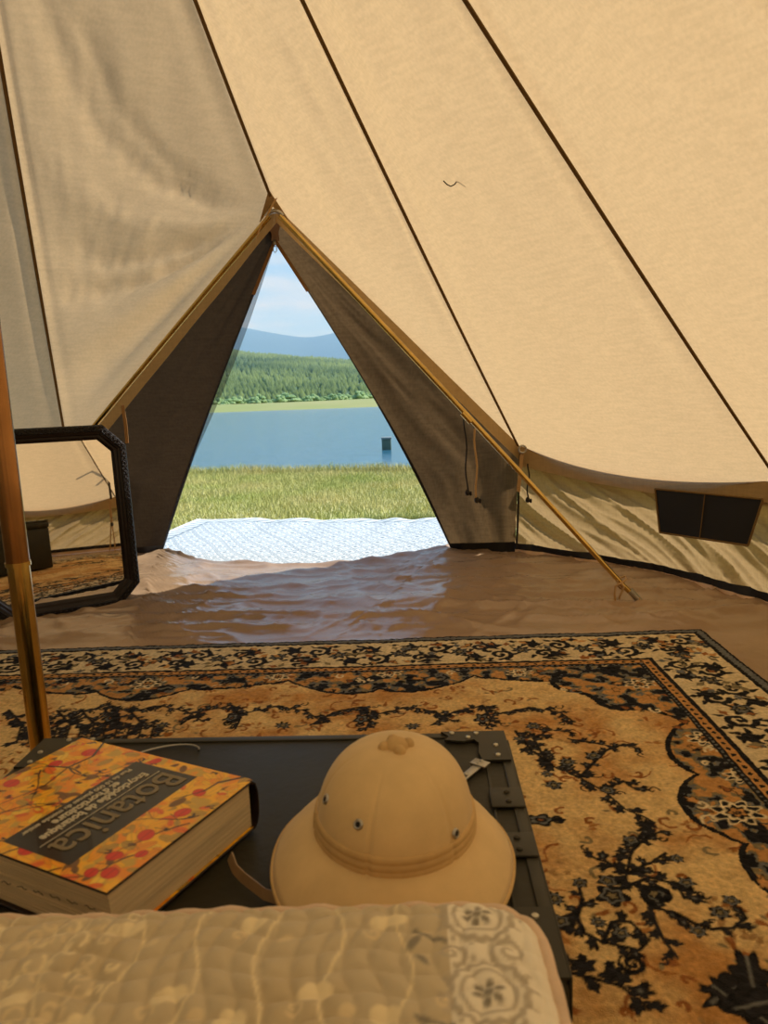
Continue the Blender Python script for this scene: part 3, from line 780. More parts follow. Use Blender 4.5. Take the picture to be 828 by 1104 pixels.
# local: x = reading dir, y = +-; the foot of the cover lies at y*sg
sgy = 1 if (Vector((-ex.y, ex.x, 0)).dot(ey) > 0) else -1
def cover_paint(w, h_):
    p = Paint(w, h_, .00105, (0, 0, 0))
    n1 = fbm(p.U * 38, p.V * 38, 3, 3); n2 = fbm(p.U * 60 + 9, p.V * 60, 9, 3)
    ca = np.array(srgb(250, 186, 36)[:3]); cb = np.array(srgb(240, 146, 26)[:3]); cc = np.array(srgb(205, 165, 60)[:3])
    k = np.clip((n1 - .42) * 6, 0, 1)[..., None]; p.c = ca * (1 - k) + cb * k
    k = np.clip((n2 - .56) * 8, 0, 1)[..., None]; p.c = p.c * (1 - k) + cc * k
    rs = random.Random(4)
    cols = [srgb(250, 190, 40), srgb(245, 165, 28), srgb(232, 110, 30), srgb(250, 205, 70), srgb(190, 150, 60), srgb(248, 180, 36), srgb(120, 80, 30), srgb(245, 170, 40), srgb(236, 150, 30)]
    for i in range(420):
        x, y = rs.uniform(0, w), rs.uniform(0, h_); r_ = rs.uniform(.003, .0085); a = rs.uniform(0, 6.3)
        c = rs.choice(cols)[:3]; p.blob(x, y, r_ * 1.5, r_ * .8, a, c, .0005, 0, tuple(q * .62 for q in c))
        p.line([(x - r_ * 1.5 * math.cos(a), y - r_ * 1.5 * math.sin(a)), (x + r_ * 1.5 * math.cos(a), y + r_ * 1.5 * math.sin(a))], .0003, tuple(q * .5 for q in c))
    for i in range(34):
        x, y = rs.uniform(0, w), rs.uniform(0, h_); c = srgb(40, 34, 26)[:3]
        for q in range(3): p.blob(x + rs.uniform(-.004, .004), y + rs.uniform(-.004, .004), rs.uniform(.002, .005), rs.uniform(.001, .002), rs.uniform(0, 3), c)
    dk = srgb(40, 24, 18)[:3]
    for i in range(15):
        x, y = rs.uniform(0, w), rs.uniform(0, h_); a = rs.uniform(0, 6.3); pts = [(x, y)]
        for q in range(12):
            a += rs.uniform(-.3, .3); x += .008 * math.cos(a); y += .008 * math.sin(a); pts.append((x, y))
            if q % 4 == 2: p.line([(x, y), (x + .018 * math.cos(a + .9), y + .018 * math.sin(a + .9))], .0005, dk)
        p.line(pts, .0013, dk, .0004)
    # round red leaves
    for (x, y, r_) in ((.62, .12, .011), (.80, .13, .009), (.74, .05, .007), (.90, .07, .010), (.93, .13, .008), (.40, .10, .010), (.22, .14, .009), (.12, .84, .012), (.30, .90, .010), (.55, .93, .011), (.86, .80, .009), (.70, .92, .010), (.93, .45, .011), (.96, .62, .009), (.05, .5, .008)):
        c = srgb(214, 52, 30)[:3]; p.blob(x * w, y * h_, r_, r_ * .85, x * 9, c, .0007, 0, srgb(150, 30, 18)[:3])
        p.line([(x * w - r_ * .8, y * h_), (x * w + r_ * .8, y * h_)], .0004, srgb(120, 22, 14)[:3])
    # long dark branch
    p.line([(0.0, .05 * h_), (.10 * w, .12 * h_), (.2 * w, .13 * h_), (.32 * w, .2 * h_)], .0022, dk, .0008)
    p.line([(.0, .86 * h_), (.15 * w, .80 * h_), (.3 * w, .82 * h_), (.5 * w, .78 * h_), (.8 * w, .84 * h_)], .0019, dk, .0008)
    p.line([(.30 * w, .82 * h_), (.34 * w, .92 * h_), (.45 * w, .99 * h_)], .0015, dk, .0006)
    # black title panel
    x0, x1, y0, y1 = PAN
    w_ = p.win(x0 * w, x1 * w, y0 * h_, y1 * h_); p.c[w_] = srgb(27, 23, 20)[:3]
    return p
PAN = (.10, .93, .235, .575)
p = cover_paint(BWd, BHt)
zc = BH - .0005
P = np.stack([p.U, sgy * p.V, np.full_like(p.U, zc + .0012)], -1)
cov = MB(); ct = .003
cov.box((BWd / 2, sgy * BHt / 2, BH - ct / 2 - .0005), (BWd, BHt, ct), .0012); fc = cov.build('front_cover', M['bookdark'], book)
gridobj('cover_print', P[::-1] if sgy > 0 else P, M['dye_cover'], fc, colors=p.c[::-1] if sgy > 0 else p.c)
cov = MB(); cov.box((BWd / 2, sgy * BHt / 2, ct / 2), (BWd, BHt, ct), .0012); bc_ = cov.build('back_cover', M['bookdark'], book)
# print wraps round onto the overhanging lower cover
pb = Paint(BWd - .002, BHt - .002, .002, (0, 0, 0)); pb.c = p.c[::2, ::2][:pb.ny, :pb.nx]
PB = np.stack([pb.U[:pb.c.shape[0], :pb.c.shape[1]] + .001, sgy * (pb.V[:pb.c.shape[0], :pb.c.shape[1]] + .001), np.full(pb.c.shape[:2], ct + .0008)], -1)
gridobj('endpaper_print', PB, M['dye_cover'], bc_, colors=pb.c)
# page block: thin leaves as fine grooves
mb = MB(); lay = 46; z0, z1 = ct + .001, BH - ct - .001
for i in range(lay):
    za = z0 + (z1 - z0) * i / lay; zb = z0 + (z1 - z0) * (i + .82) / lay
    ins = .005 + .0012 * math.sin(i * 2.3) * .5 + .002 * math.sin(math.pi * i / lay)
    mb.box(((BWd - ins + .004) / 2, sgy * BHt / 2, (za + zb) / 2), (BWd - ins - .004, BHt - 2 * .005 - .0006 * math.sin(i * 5.1), zb - za))
mb.build('page_block', M['pages'], book, smooth=False)
mb = MB(); pts = []
sp = [(.004, 0), (-.004, .006), (-.008, .018), (-.009, BH / 2), (-.008, BH - .018), (-.004, BH - .006), (.004, BH)]
vs = [(x, sgy * 0, z) for x, z in sp] + [(x, sgy * BHt, z) for x, z in sp]; n = len(sp)
vs += [(x + .002, sgy * 0, z * .94 + .002) for x, z in sp] + [(x + .002, sgy * BHt, z * .94 + .002) for x, z in sp]
fs = [(i, i + 1, n + i + 1, n + i) for i in range(n - 1)] + [(2 * n + i, 3 * n + i, 3 * n + i + 1, 2 * n + i + 1) for i in range(n - 1)] + [(i, 2 * n + i, 2 * n + i + 1, i + 1) for i in range(n - 1)]
mb.add(vs, fs); mb.build('spine', M['bookdark'], book)
# ink doodle on the fore edge
mb = MB(); rs = random.Random(3)
for i in range(9):
    y0 = sgy * (BHt * (.12 + .085 * i)); xx = BWd - .0022; z_ = BH * .60 - .002 * i
    mb.tube([Vector((xx, y0 + q * .004, z_ + .0016 * math.sin(q * 2.1 + i))) for q in range(5)], .0005, n=4)
mb.build('ink_scribble', M['cord'], book)
# lettering
def lettering(body, size, x, y, name, mtl, parent, depth=.0004, extr_w=0, space=1.0, serif=False):
    cu = bpy.data.curves.new(name, 'FONT'); cu.body = body; cu.size = size; cu.extrude = depth; cu.offset = extr_w; cu.space_character = space
    ob = bpy.data.objects.new('tmp', cu); COL.objects.link(ob)
    bpy.context.view_layer.update()
    me = bpy.data.meshes.new_from_object(ob.evaluated_get(bpy.context.evaluated_depsgraph_get()))
    COL.objects.unlink(ob); bpy.data.objects.remove(ob)
    me.materials.clear(); me.materials.append(mtl)
    o = bpy.data.objects.new(name, me); COL.objects.link(o); o.parent = parent
    return o
pz = zc + .0018
# glyph frame: x along reading direction, up = towards the head (-ey)
def place(o, x, v, sx=1.0):
    o.location = (x, sgy * v, pz); o.scale = (sx, 1, 1)
    if sgy > 0: o.rotation_euler = (0, 0, 0); 
    return o
TXT = []
x0, x1, y0, y1 = PAN[0] * BWd, PAN[1] * BWd, PAN[2] * BHt, PAN[3] * BHt
def txt(s, size, xa, v, wid, name, mtl, bold=0.0):
    o = lettering(s, size, 0, 0, name, mtl, fc, extr_w=bold)
    xs = [q.co.x for q in o.data.vertices]; k = wid / (max(xs) - min(xs)); mnx = min(xs)
    for q in o.data.vertices:
        q.co.x = (q.co.x - mnx) * k
        if sgy > 0: q.co.y = -q.co.y * 1.0; 
    if sgy > 0:
        # the cover's foot lies towards +y, so glyph up is -y; mirror-free because x stays the reading direction seen from above
        pass
    o.location = (xa, sgy * v, pz); return o
print('sgy', sgy, 'PANEL', x1 - x0, y1 - y0)
pw, ph = x1 - x0, y1 - y0
tt1 = txt('Botanica', .062, x0 + pw * .045, y0 + ph * .47, pw * .90, 'title_lettering', M['covertitle'], .0004)
txt('Encyclopédie de botanique', .0175, x0 + pw * .10, y0 + ph * .70, pw * .80, 'subtitle_lettering', M['covertext'], .0004)
txt("et d'horticulture", .0175, x0 + pw * .26, y0 + ph * .835, pw * .50, 'subtitle_lettering', M['covertext'], .0004)
txt('Plus de 10 000 plantes du monde entier', .010, x0 + pw * .10, y0 + ph * .94, pw * .82, 'subtitle_lettering', M['covertext'], .0001)
mb = MB(); mb.box((x0 + pw * .5, sgy * (y0 + ph * .535), pz), (pw * .92, .0009, .0005)); mb.build('title_rule', M['covertext'], fc, smooth=False)

# ------------------------------------------------------------------ pith helmet
hc = G(424, 903, TZ + .045); hc.y += .01
hel = empty('pith_helmet', (hc.x, hc.y, TZ + .011)); hel.rotation_euler = (0, 0, math.radians(-8)); hel.scale = (.95, .95, .95)
tag(hel, 'khaki cloth pith helmet with domed crown and sloping brim on the trunk', 'helmet')
MT = Matrix.Rotation(math.radians(3), 4, 'Y') @ Matrix.Translation((0, 0, .004))
NA = 240; 
def dome_pt(a, t):           # t 0 rim of the dome, 1 top
    rx, ry = .098, .114
    ph = t * math.pi / 2; rr = math.cos(ph) ** .70; zz = .097 * math.sin(ph) ** 1.0
    seam = 1.0
    for k in range(6):
        d = abs(((a - (k * math.pi / 3 + .35) + math.pi) % (2 * math.pi)) - math.pi)
        seam -= .020 * math.exp(-(d / .022) ** 2) * (1 - t ** 6)
    return MT @ Vector((rx * rr * seam * math.cos(a), ry * rr * seam * math.sin(a), .052 + zz))
P = np.zeros((30, NA, 3))
for i in range(30):
    for j in range(NA): P[i, j] = dome_pt(2 * math.pi * j / NA, min(.995, (i / 29)))
gridobj('crown', P[::-1], M['khaki'], hel, closed=True)
P = np.zeros((22, NA, 3))
for j in range(NA):
    a = 2 * math.pi * j / NA
    fr_ = max(0, -math.sin(a)); bk = max(0, math.sin(a))
    W_ = .050 + .012 * bk ** 2 + .022 * fr_ ** 2
    for i in range(11):
        t = i / 10; r_ = .002 + W_ * t; z = .052 - .052 * (t ** 1.25) * (.80 + .20 * bk + .05 * fr_) + .004 * math.sin(math.pi * t)
        P[i, j] = MT @ Vector(((.097 + r_) * math.cos(a), (.113 + r_) * math.sin(a), z))
    for i in range(11):
        t = 1 - i / 10; r_ = -.001 + W_ * t; z = .052 - .052 * (t ** 1.25) * (.80 + .20 * bk + .05 * fr_) + .004 * math.sin(math.pi * t) - .0045 * (1 if i > 0 else .5)
        P[11 + i, j] = MT @ Vector(((.097 + r_) * math.cos(a), (.113 + r_) * math.sin(a), z))
gridobj('brim', P, M['khaki'], hel, closed=True)
P = np.zeros((26, NA, 3))
for i in range(26):
    t = i / 25
    for j in range(NA):
        a = 2 * math.pi * j / NA
        bul = .0025 + .0014 * abs(math.sin(t * math.pi * 3.0 + .1 * math.sin(a * 2))) ** .7 if 0 < t < 1 else 0
        th_ = t * .22; q = dome_pt(a, th_ * .75); nrm = Vector((math.cos(a), math.sin(a), .1)).normalized()
        z_off = -.004
        P[i, j] = q + nrm * bul + Vector((0, 0, z_off))
gridobj('hat_band', P, M['khakiband'], hel, closed=True)
# stitched brim edge
mb = MB(); pts = []
for j in range(NA + 1):
    a = 2 * math.pi * j / NA; fr_ = max(0, -math.sin(a)); bk = max(0, math.sin(a)); W_ = .050 + .012 * bk ** 2 + .022 * fr_ ** 2
    pts.append(MT @ Vector(((.099 + W_) * math.cos(a), (.115 + W_) * math.sin(a), .052 - .052 * (.80 + .20 * bk + .05 * fr_) - .002)))
mb.tube(pts, .0028, n=8, caps=False); mb.build('brim_piping', M['khakiband'], hel)
mb = MB(); tp_ = MT @ Vector((0, 0, .149))
mb.lathe([(.016, -.002), (.015, .003), (.011, .0075), (.005, .0105), (.001, .011)], tuple(tp_), n=20)
for k in range(4):
    a = k * math.pi / 2 + .4; mb.lathe([(.0075, -.003), (.0075, .002), (.005, .006), (.001, .0075)], (tp_.x + .0155 * math.cos(a), tp_.y + .0155 * math.sin(a), tp_.z), n=14)
mb.build('top_button', M['khakiband'], hel)
for (a, t) in ((-2.62, .33), (-1.92, .33), (-.62, .18), (.9, .3), (2.3, .3)):
    c = dome_pt(a, t); c2 = dome_pt(a, t + .02); c3 = dome_pt(a + .03, t)
    nrm = (c3 - c).cross(c2 - c).normalized()
    q = nrm.to_track_quat('Z', 'Y').to_matrix().to_4x4(); Mx = Matrix.Translation(c) @ q
    mb = MB()
    for i_, (ra, rb, z) in enumerate([(1, 1, 1)]):
        prof_ = [(.0026, .0005), (.0030, .0022), (.0046, .0026), (.0058, .0016), (.0062, .0)]
        mb.lathe(prof_, n=18, M=Mx)
    e_ = mb.build('eyelet', M['steel'], hel)
    mb = MB(); mb.lathe([(.003, .0006), (.0027, .0026), (.0005, .0027)], n=14, M=Mx); mb.build('eyelet_hole', M['cord'], e_)
# chin strap trailing over the trunk to the left
s0 = G(248, 923, TZ + .022); s1_ = G(262, 946, TZ + .012); s2_ = G(285, 964, TZ + .010); s3 = G(315, 974, TZ + .012)
hl = Vector(hel.location); inv = Matrix.Rotation(math.radians(8), 4, 'Z')
sp_ = [s0, s0.lerp(s1_, .5) + Vector((-.002, 0, -.003)), s1_, s1_.lerp(s2_, .5), s2_, s3]
mb = MB(); mb.ribbon([(inv @ (q - hl)) / .95 for q in sp_], [Vector((.5, .1, 1)), Vector((.4, .1, 1)), Vector((.3, .2, 1)), Vector((.1, .4, 1)), Vector((0, .5, 1)), Vector((0, .6, 1))], .013, th=.0022)
mb.build('chin_strap', M['leather'], hel)

# ------------------------------------------------------------------ quilt on the bed
QZ = .545
qa = G(0, 984, QZ); qb = G(470, 974, QZ); qc = G(585, 996, QZ)
# local frame: v towards the camera from the far edge, u from the right side leftwards
qr = G(602, 1040, QZ)
qang = math.atan2(qb.y - qa.y, qb.x - qa.x); QM = Matrix.Translation((qb.x, qb.y, 0)) @ Matrix.Rotation(qang, 4, 'Z')
far_y = 0.0; QX1 = (QM.inverted() @ G(611, 1095, QZ)).x; print('QX1', QX1, qang)
def quilt_paint(w, h_):
    p = Paint(w, h_, .0022, srgb(202, 186, 154)[:3])
    cream = srgb(240, 222, 180)[:3]; pale = srgb(224, 204, 164)[:3]; tan = srgb(190, 170, 132)[:3]
    n1 = fbm(p.U * 16, p.V * 16, 6, 3); k = np.clip((n1 - .5) * 5, 0, 1)[..., None] * .5; p.c = p.c * (1 - k) + np.array(tan) * k
    rs = random.Random(9)
    for gx in range(-1, 14):
        x = .120 + gx * .058; pts = [(x + .008 * math.sin(q * .9 + gx * 2), q * .018) for q in range(0, 40)]
        p.line(pts, .0011, cream)
        for gy in range(16):
            y = .035 + gy * .05 + (gx % 2) * .025
            
            if (gx + gy) % 2 or gx > 6: continue
            p.blob(x + .012 + rs.uniform(-.006, .006), y, .0115, .0085, rs.uniform(-.3, .3), cream, 0, 0); p.blob(x + .020 + rs.uniform(-.004, .004), y + .004, .008, .007, 0, cream)
            p.blob(x - .015, y + .02, .007, .005, .5, pale)
            p.spiral(x + .026, y + .016, .008, 1.1, gx, 1, .0011, pale)
    # the far left part is printed with dense curls
    for i in range(900):
        x, y = rs.uniform(.36, w), rs.uniform(0, h_); p.spiral(x, y, rs.uniform(.006, .013), .8, rs.uniform(0, 6), rs.choice((-1, 1)), .0014, pale if rs.random() < .6 else cream, 10)
    # white end panel with grey medallions
    lim = .080; w_ = p.U < lim + .004 * np.sin(p.V * 9); p.c[w_] = srgb(240, 230, 208)[:3]
    gy_ = srgb(190, 178, 156)[:3]; dg = srgb(142, 134, 118)[:3]
    for k in range(8):
        y = .030 + k * .088; x = .055
        p.ring(x, y, .030, .0030, gy_, 16, .04); p.ring(x, y, .021, .0016, gy_)
        for q in range(6): a = q * 1.047 + .3; p.blob(x + .009 * math.cos(a), y + .009 * math.sin(a), .0045, .0032, a, dg)
        p.blob(x, y, .004, .004, 0, dg)
        p.spiral(x + .026, y + .046, .013, 1.4, 2.0, 1, .0019, gy_); p.spiral(x - .022, y + .045, .016, 1.5, .8, -1, .0018, gy_)
        p.line([(x + .055, y + .02), (x + .046, y + .026), (x + .03, y + .032)], .0025, dg); p.blob(x + .056, y + .034, .009, .004, .9, dg); p.blob(x + .050, y + .052, .008, .0035, 2.2, dg)
        for q in range(14):
            a = q * math.tau / 14; p.blob(x + .037 * math.cos(a), y + .037 * math.sin(a), .0028, .0022, a, gy_)
    p.c[(p.V < .0045)] = srgb(214, 180, 146)[:3]
    return p
QW, QD = 1.10, 2.0
p = quilt_paint(QW, .55)
# sheet: rounded corner plan, turned-down edge
def quilt_pos(U, V):
    X = QX1 - U; Y = far_y + .012 - V
    r_ = .05
    cu = np.clip(r_ - U, 0, r_); cv = np.clip(r_ - V, 0, r_)
    dc = np.hypot(cu, cv); over = np.clip(dc - r_, 0, None)
    X = X; 
    sc = np.where(dc > r_, r_ / np.maximum(dc, 1e-6), 1.0)
    mask = (cu > 0) & (cv > 0)
    X = np.where(mask, QX1 - r_ + cu * sc, X); Y = np.where(mask, far_y + .012 - r_ + cv * sc, Y)
    de = np.where(mask, r_ - np.minimum(dc, r_), np.minimum(U, V))
    Z = QZ - .018 * np.exp(-de / .010) - .002
    wu = .020 * (fbm(U * 14, V * 14, 61, 2) - .5); wv_ = .020 * (fbm(U * 14 + 7, V * 14, 62, 2) - .5); U = U + wu; V = V + wv_
    cell = np.abs(np.sin((U + .006 * np.sin(V * 60)) * math.pi / .023)) ** .5 * np.abs(np.sin((V + .006 * np.sin(U * 50)) * math.pi / .023)) ** .5
    Z = Z + .0055 * cell * np.clip(de / .012, 0, 1) + .010 * (fbm(U * 5, V * 5, 31, 2) - .5) + .004 * (fbm(U * 30, V * 30, 4, 2) - .5)
    return np.stack([X, Y, Z], -1)
P = quilt_pos(p.U, p.V)
qroot = empty('bed_quilt', (qb.x, qb.y, 0), qang); tag(qroot, 'beige quilted bedspread with cream blossoms and a white scroll-patterned end', 'quilt')
qo = np.zeros(3)
gridobj('quilted_top', P - qo, M['dye_quilt'], qroot, colors=p.c)
# hanging side along the far and right edges
edgei = [P[0, i] for i in range(p.nx - 1, 0, -4)] + [P[j, 0] for j in range(0, p.ny, 4)]
n = len(edgei); H_ = np.zeros((n, 8, 3))
cen = np.array([QX1 - .4, far_y - .6])
for i, q in enumerate(edgei):
    d = np.array([0, 1.0]) if i < (p.nx // 4 - 22) else (np.array([1.0, 0]) if i > p.nx // 4 + 20 else np.array([.7, .7]))
    for j in range(8):
        w = j / 7; o_ = .004 * math.sin(i * .5) * w
        H_[i, j] = [q[0] + d[0] * (.006 * math.sin(w * 3) + o_), q[1] + d[1] * (.006 * math.sin(w * 3) + o_), q[2] - w * .085]
gridobj('quilt_drop', H_ - qo, M['pink'], qroot)
mb = MB(); mb.tube([Vector(q) + Vector((0, .0, .003 + .0015 * math.sin(i * 1.3))) for i, q in enumerate(edgei)], .006, n=10); mb.build('piping', M['pink'], qroot)
# the mattress the quilt is spread on
mb = MB(); bd = empty('bed_mattress', tuple(QM @ Vector((QX1 - .70, far_y - .95, 0))), qang); tag(bd, 'low bed under the beige quilt at the bottom of the picture', 'bed')
mb.box((.05, -.06, .44), (1.18, 1.70, .17), .05); mb.build('mattress', M['pink'], bd)
mb = MB(); mb.box((.05, -.06, .33), (1.14, 1.66, .05), .01)
mb.build('bed_base', M['trunk'], bd)
for sx in (-.48, .58):
    for sy in (-.82, .70):
        mb = MB(); mb.box((sx, sy, .155), (.05, .05, .31), .006); mb.build('leg', M['trunk'], bd)

# ------------------------------------------------------------------ rug
RC = G(757, 684, 0); rl = G(0, 706, 0)
rx_ = (rl - RC); rx_.z = 0; rx_.normalize(); ry_ = Vector((rx_.y, -rx_.x, 0))
if ry_.y > 0: ry_ = -ry_
RW, RD = 3.45, 2.50
def uv(px, py):
    d = G(px, py, .01) - RC; return (d.dot(rx_), d.dot(ry_))
def rug_paint():
    p = Paint(RW, RD, .0034, (0, 0, 0)); U, V = p.U, p.V
    gold = np.array(srgb(238, 202, 138)[:3]); gold2 = np.array(srgb(206, 150, 84)[:3]); cream = np.array(srgb(240, 218, 172)[:3])
    nav = srgb(15, 13, 15)[:3]; nav2 = srgb(36, 34, 36)[:3]; rust = srgb(158, 98, 46)[:3]; olive = srgb(140, 124, 88)[:3]; slate = srgb(112, 112, 108)[:3]; crm = tuple(cream)
    n = fbm(U * 7, V * 7, 2, 4); k = np.clip((n - .4) * 3, 0, 1)[..., None]; p.c = gold * (1 - k) + gold2 * k
    rs = random.Random(21)
    for i in range(260):
        x, y = rs.uniform(.3, RW), rs.uniform(.3, RD); c_ = rust if rs.random() < .5 else olive
        for q in range(4): p.blob(x + rs.uniform(-.022, .022), y + rs.uniform(-.022, .022), rs.uniform(.006, .013), rs.uniform(.004, .007), rs.uniform(0, 3), tuple(.5 * np.array(c_) + .5 * gold2), 0, rs.choice((0, 3, 5)))
    # paler heart of the field
    # ---- rust tendrils over the field
    for i in range(1000):
        x, y = rs.uniform(.35, RW), rs.uniform(.4, RD); a = rs.uniform(0, 6.3)
        t = rs.random()
        if t < .45: p.spiral(x, y, rs.uniform(.012, .03), .7, a, rs.choice((-1, 1)), .0042, rust if rs.random() < .8 else olive, 12)
        elif t < .8:
            p.blob(x, y, rs.uniform(.012, .02), rs.uniform(.005, .009), a, rust, 0, 3); p.blob(x + .018, y + .008, .009, .005, a + 1, olive)
        else: p.line([(x + .012 * q * math.cos(a + .25 * q), y + .012 * q * math.sin(a + .25 * q)) for q in range(6)], .004, rust, .002)
    def leafy(pts, size=.014, dens=.020, col=nav):
        size *= .92
        p.line(pts, .0048, col, .0035)
        for (xa, ya), (xb, yb) in zip(pts[:-1], pts[1:]):
            L_ = math.hypot(xb - xa, yb - ya); m = max(1, int(L_ / dens)); an = math.atan2(yb - ya, xb - xa)
            for q in range(m):
                t = (q + .5) / m; sd = 1 if (q + rs.randint(0, 1)) % 2 else -1; a2 = an + sd * rs.uniform(.7, 1.3); rr = size * rs.uniform(.7, 1.25)
                cx, cy = xa + (xb - xa) * t + rr * 1.3 * math.cos(a2), ya + (yb - ya) * t + rr * 1.3 * math.sin(a2)
                p.blob(cx, cy, rr * 1.0, rr * .66, a2, nav2, .0026, 5, col)
                if rs.random() < .5: p.blob(cx + rr * 1.1 * math.cos(a2 + .9), cy + rr * 1.1 * math.sin(a2 + .9), rr * .5, rr * .4, a2, col, 0, 5)
                if rs.random() < .16: p.spiral(cx + rr * 2 * math.cos(a2), cy + rr * 2 * math.sin(a2), rr * 1.2, .9, a2, rs.choice((-1, 1)), .0022, col, 12)
                if rs.random() < .4: p.blob(cx, cy, rr * .3, rr * .2, a2, slate)
    def rosette(x, y, r_, lob=8):
        p.blob(x, y, r_, r_, .3, nav, 0, lob); p.ring(x, y, r_ * .62, .003, slate, lob); p.blob(x, y, r_ * .3, r_ * .3, 0, olive, .003, 5, nav)
    def palmette(x, y, r_, a):
        p.blob(x, y, r_ * 1.15, r_ * .8, a, nav, 0, 5); p.blob(x, y, r_ * .75, r_ * .5, a, slate, 0, 5); p.blob(x, y, r_ * .5, r_ * .32, a, nav); p.blob(x, y, r_ * .2, r_ * .14, a, rust)
        for q in (-1, 1): p.spiral(x + r_ * 1.2 * math.cos(a), y + r_ * 1.2 * math.sin(a) , r_ * .5, .8, a, q, .004, nav, 10)
    T = lambda *ps: [uv(*q) for q in ps]
    # gold field vines traced on the rug's own plane
    leafy(T((556, 792), (572, 812), (597, 830), (625, 842), (650, 855), (672, 875), (705, 890)), .014)
    leafy(T((705, 890), (690, 906), (680, 925), (676, 948), (668, 968)), .013)
    leafy(T((676, 948), (700, 935), (718, 925)), .011); leafy(T((676, 948), (655, 935), (632, 927)), .012)
    leafy(T((683, 920), (700, 905), (716, 900)), .010)
    leafy(T((668, 965), (700, 952), (730, 958), (738, 975)), .015)
    leafy(T((625, 842), (640, 826), (655, 812), (672, 806), (690, 812)), .012); leafy(T((597, 830), (585, 818), (575, 800), (595, 790), (620, 795)), .012)
    leafy(T((705, 890), (688, 900)), .012); leafy(T((650, 855), (672, 846), (688, 855)), .012)
    leafy(T((613, 800), (640, 805), (660, 808)), .011)
    leafy(T((620, 990), (630, 1012), (650, 1022), (688, 1032), (700, 1020)), .013)
    leafy(T((622, 995), (628, 975), (622, 955)), .011); leafy(T((620, 990), (600, 1000), (605, 1030), (620, 1050)), .013)
    leafy(T((650, 1022), (660, 1000), (680, 1000), (695, 1015)), .009)
    leafy(T((700, 985), (725, 990), (745, 1000), (768, 1008), (790, 1008), (804, 995), (798, 985)), .011)
    leafy(T((700, 985), (712, 1015), (730, 1040)), .011, col=nav2); leafy(T((610, 1055), (640, 1062), (670, 1070), (700, 1095)), .018, .018)
    for (x, y, r_) in ((597, 850, .020), (612, 825, .022), (640, 818, .022), (660, 972, .030), (655, 955, .020), (705, 970, .026), (625, 958, .014), (788, 977, .016), (776, 990, .018), (730, 930, .013), (740, 957, .017), (590, 838, .015), (598, 975, .018), (605, 1000, .018), (752, 1010, .016), (670, 1012, .016), (645, 1000, .014), (655, 855, .018), (680, 910, .017), (560, 800, .017)):
        a, b = uv(x, y); rosette(a, b, r_, rs.choice((5, 6, 8)))
    a, b = uv(583, 888); palmette(a, b, .030, 3.1); a, b = uv(604, 888); p.blob(a, b, .012, .012, 0, nav, 0, 4)
    a, b = uv(682, 1046); p.spiral(a, b, .022, 1.6, 0, 1, .005, nav)
    a, b = uv(712, 972); p.spiral(a, b, .036, 1.1, 1.0, -1, .008, nav)
    for (x, y, s_, an) in ((790, 1075, .05, .5), (810, 1062, .05, 1.3), (800, 1092, .05, 2.2), (820, 1090, .045, .2)):
        a, b = uv(x, y); p.blob(a, b, s_, s_ * .5, an, nav2, .005, 7, nav); p.line([(a - s_ * math.cos(an), b - s_ * math.sin(an)), (a + s_ * math.cos(an), b + s_ * math.sin(an))], .003, slate)
    # ---- vines along the far part of the field, repeated to the left (hidden centre mirrors it)
    for x0 in (120, 250, 390, 520):
        leafy(T((x0 - 55, 785), (x0 - 30, 770), (x0, 764), (x0 + 20, 772)), .014); leafy(T((x0, 764), (x0 + 10, 778), (x0 + 4, 790)), .013)
        leafy(T((x0 + 20, 772), (x0 + 50, 765), (x0 + 80, 770), (x0 + 100, 782)), .013)
        a, b = uv(x0, 778); palmette(a, b, .030, 1.5); a, b = uv(x0 + 55, 786); rosette(a, b, .022)
    for i in range(12):
        x = 10 + i * 13; leafy(T((x, 770 + 12 * (i % 2)), (x + 14, 784), (x + 8, 805)), .014)
    # ---- scalloped spandrel: dark mixed ground between guard stripe and field
    def scal(t, amp, per): return amp * np.abs(np.sin(t * math.pi / per)) ** .7
    e1 = V - (.47 + scal(U + .02, .06, .33) + .05 * np.cos((U - 1.3) * math.pi / .42) )
    e2 = U - (.43 + scal(V + .05, .07, .30) + .06 * np.cos((V - 1.33) * math.pi / .6))
    corner = (1 - np.hypot(np.maximum(U - .30, 0) / .44, np.maximum(V - .30, 0) / .52)) * .5 + .02 * np.sin(np.arctan2(V - .3, U - .3) * 14)
    spm = (e1 < 0) | (e2 < 0) | (corner > 0)
    d = np.minimum(np.minimum(np.abs(e1) + 9 * (e2 < 0) + 9 * (corner > 0), np.abs(e2) + 9 * (e1 < 0) + 9 * (corner > 0)), np.abs(corner) * .7 + 9 * (e1 < 0) + 9 * (e2 < 0))
    sp = fbm(U * 26, V * 26, 12, 3)
    ground = np.where((sp > .55)[..., None], gold2, np.where((sp > .47)[..., None], np.array(olive), np.where((sp > .42)[..., None], np.array(slate), np.array(nav))))
    p.c = np.where(spm[..., None], ground, p.c)
    p.c = np.where((d < .008)[..., None], np.array(nav), p.c)
    save = p.c.copy()
    for i in range(2100):
        x, y = rs.uniform(0, RW), rs.uniform(0, RD)
        ix, iy = min(p.nx - 1, int(x / p.st)), min(p.ny - 1, int(y / p.st))
        if not spm[iy, ix]: continue
        t = rs.random()
        if t < .35: p.spiral(x, y, rs.uniform(.012, .026), .9, rs.uniform(0, 6), rs.choice((-1, 1)), .0038, crm if rs.random() < .55 else slate, 12)
        elif t < .55: p.blob(x, y, .017, .010, rs.uniform(0, 6), tuple(gold2), .003, 5, nav)
        elif t < .7: p.blob(x, y, .012, .008, rs.uniform(0, 6), rust, .003, 3, nav)
        else: p.blob(x, y, .014, .007, rs.uniform(0, 6), nav, 0, 3)
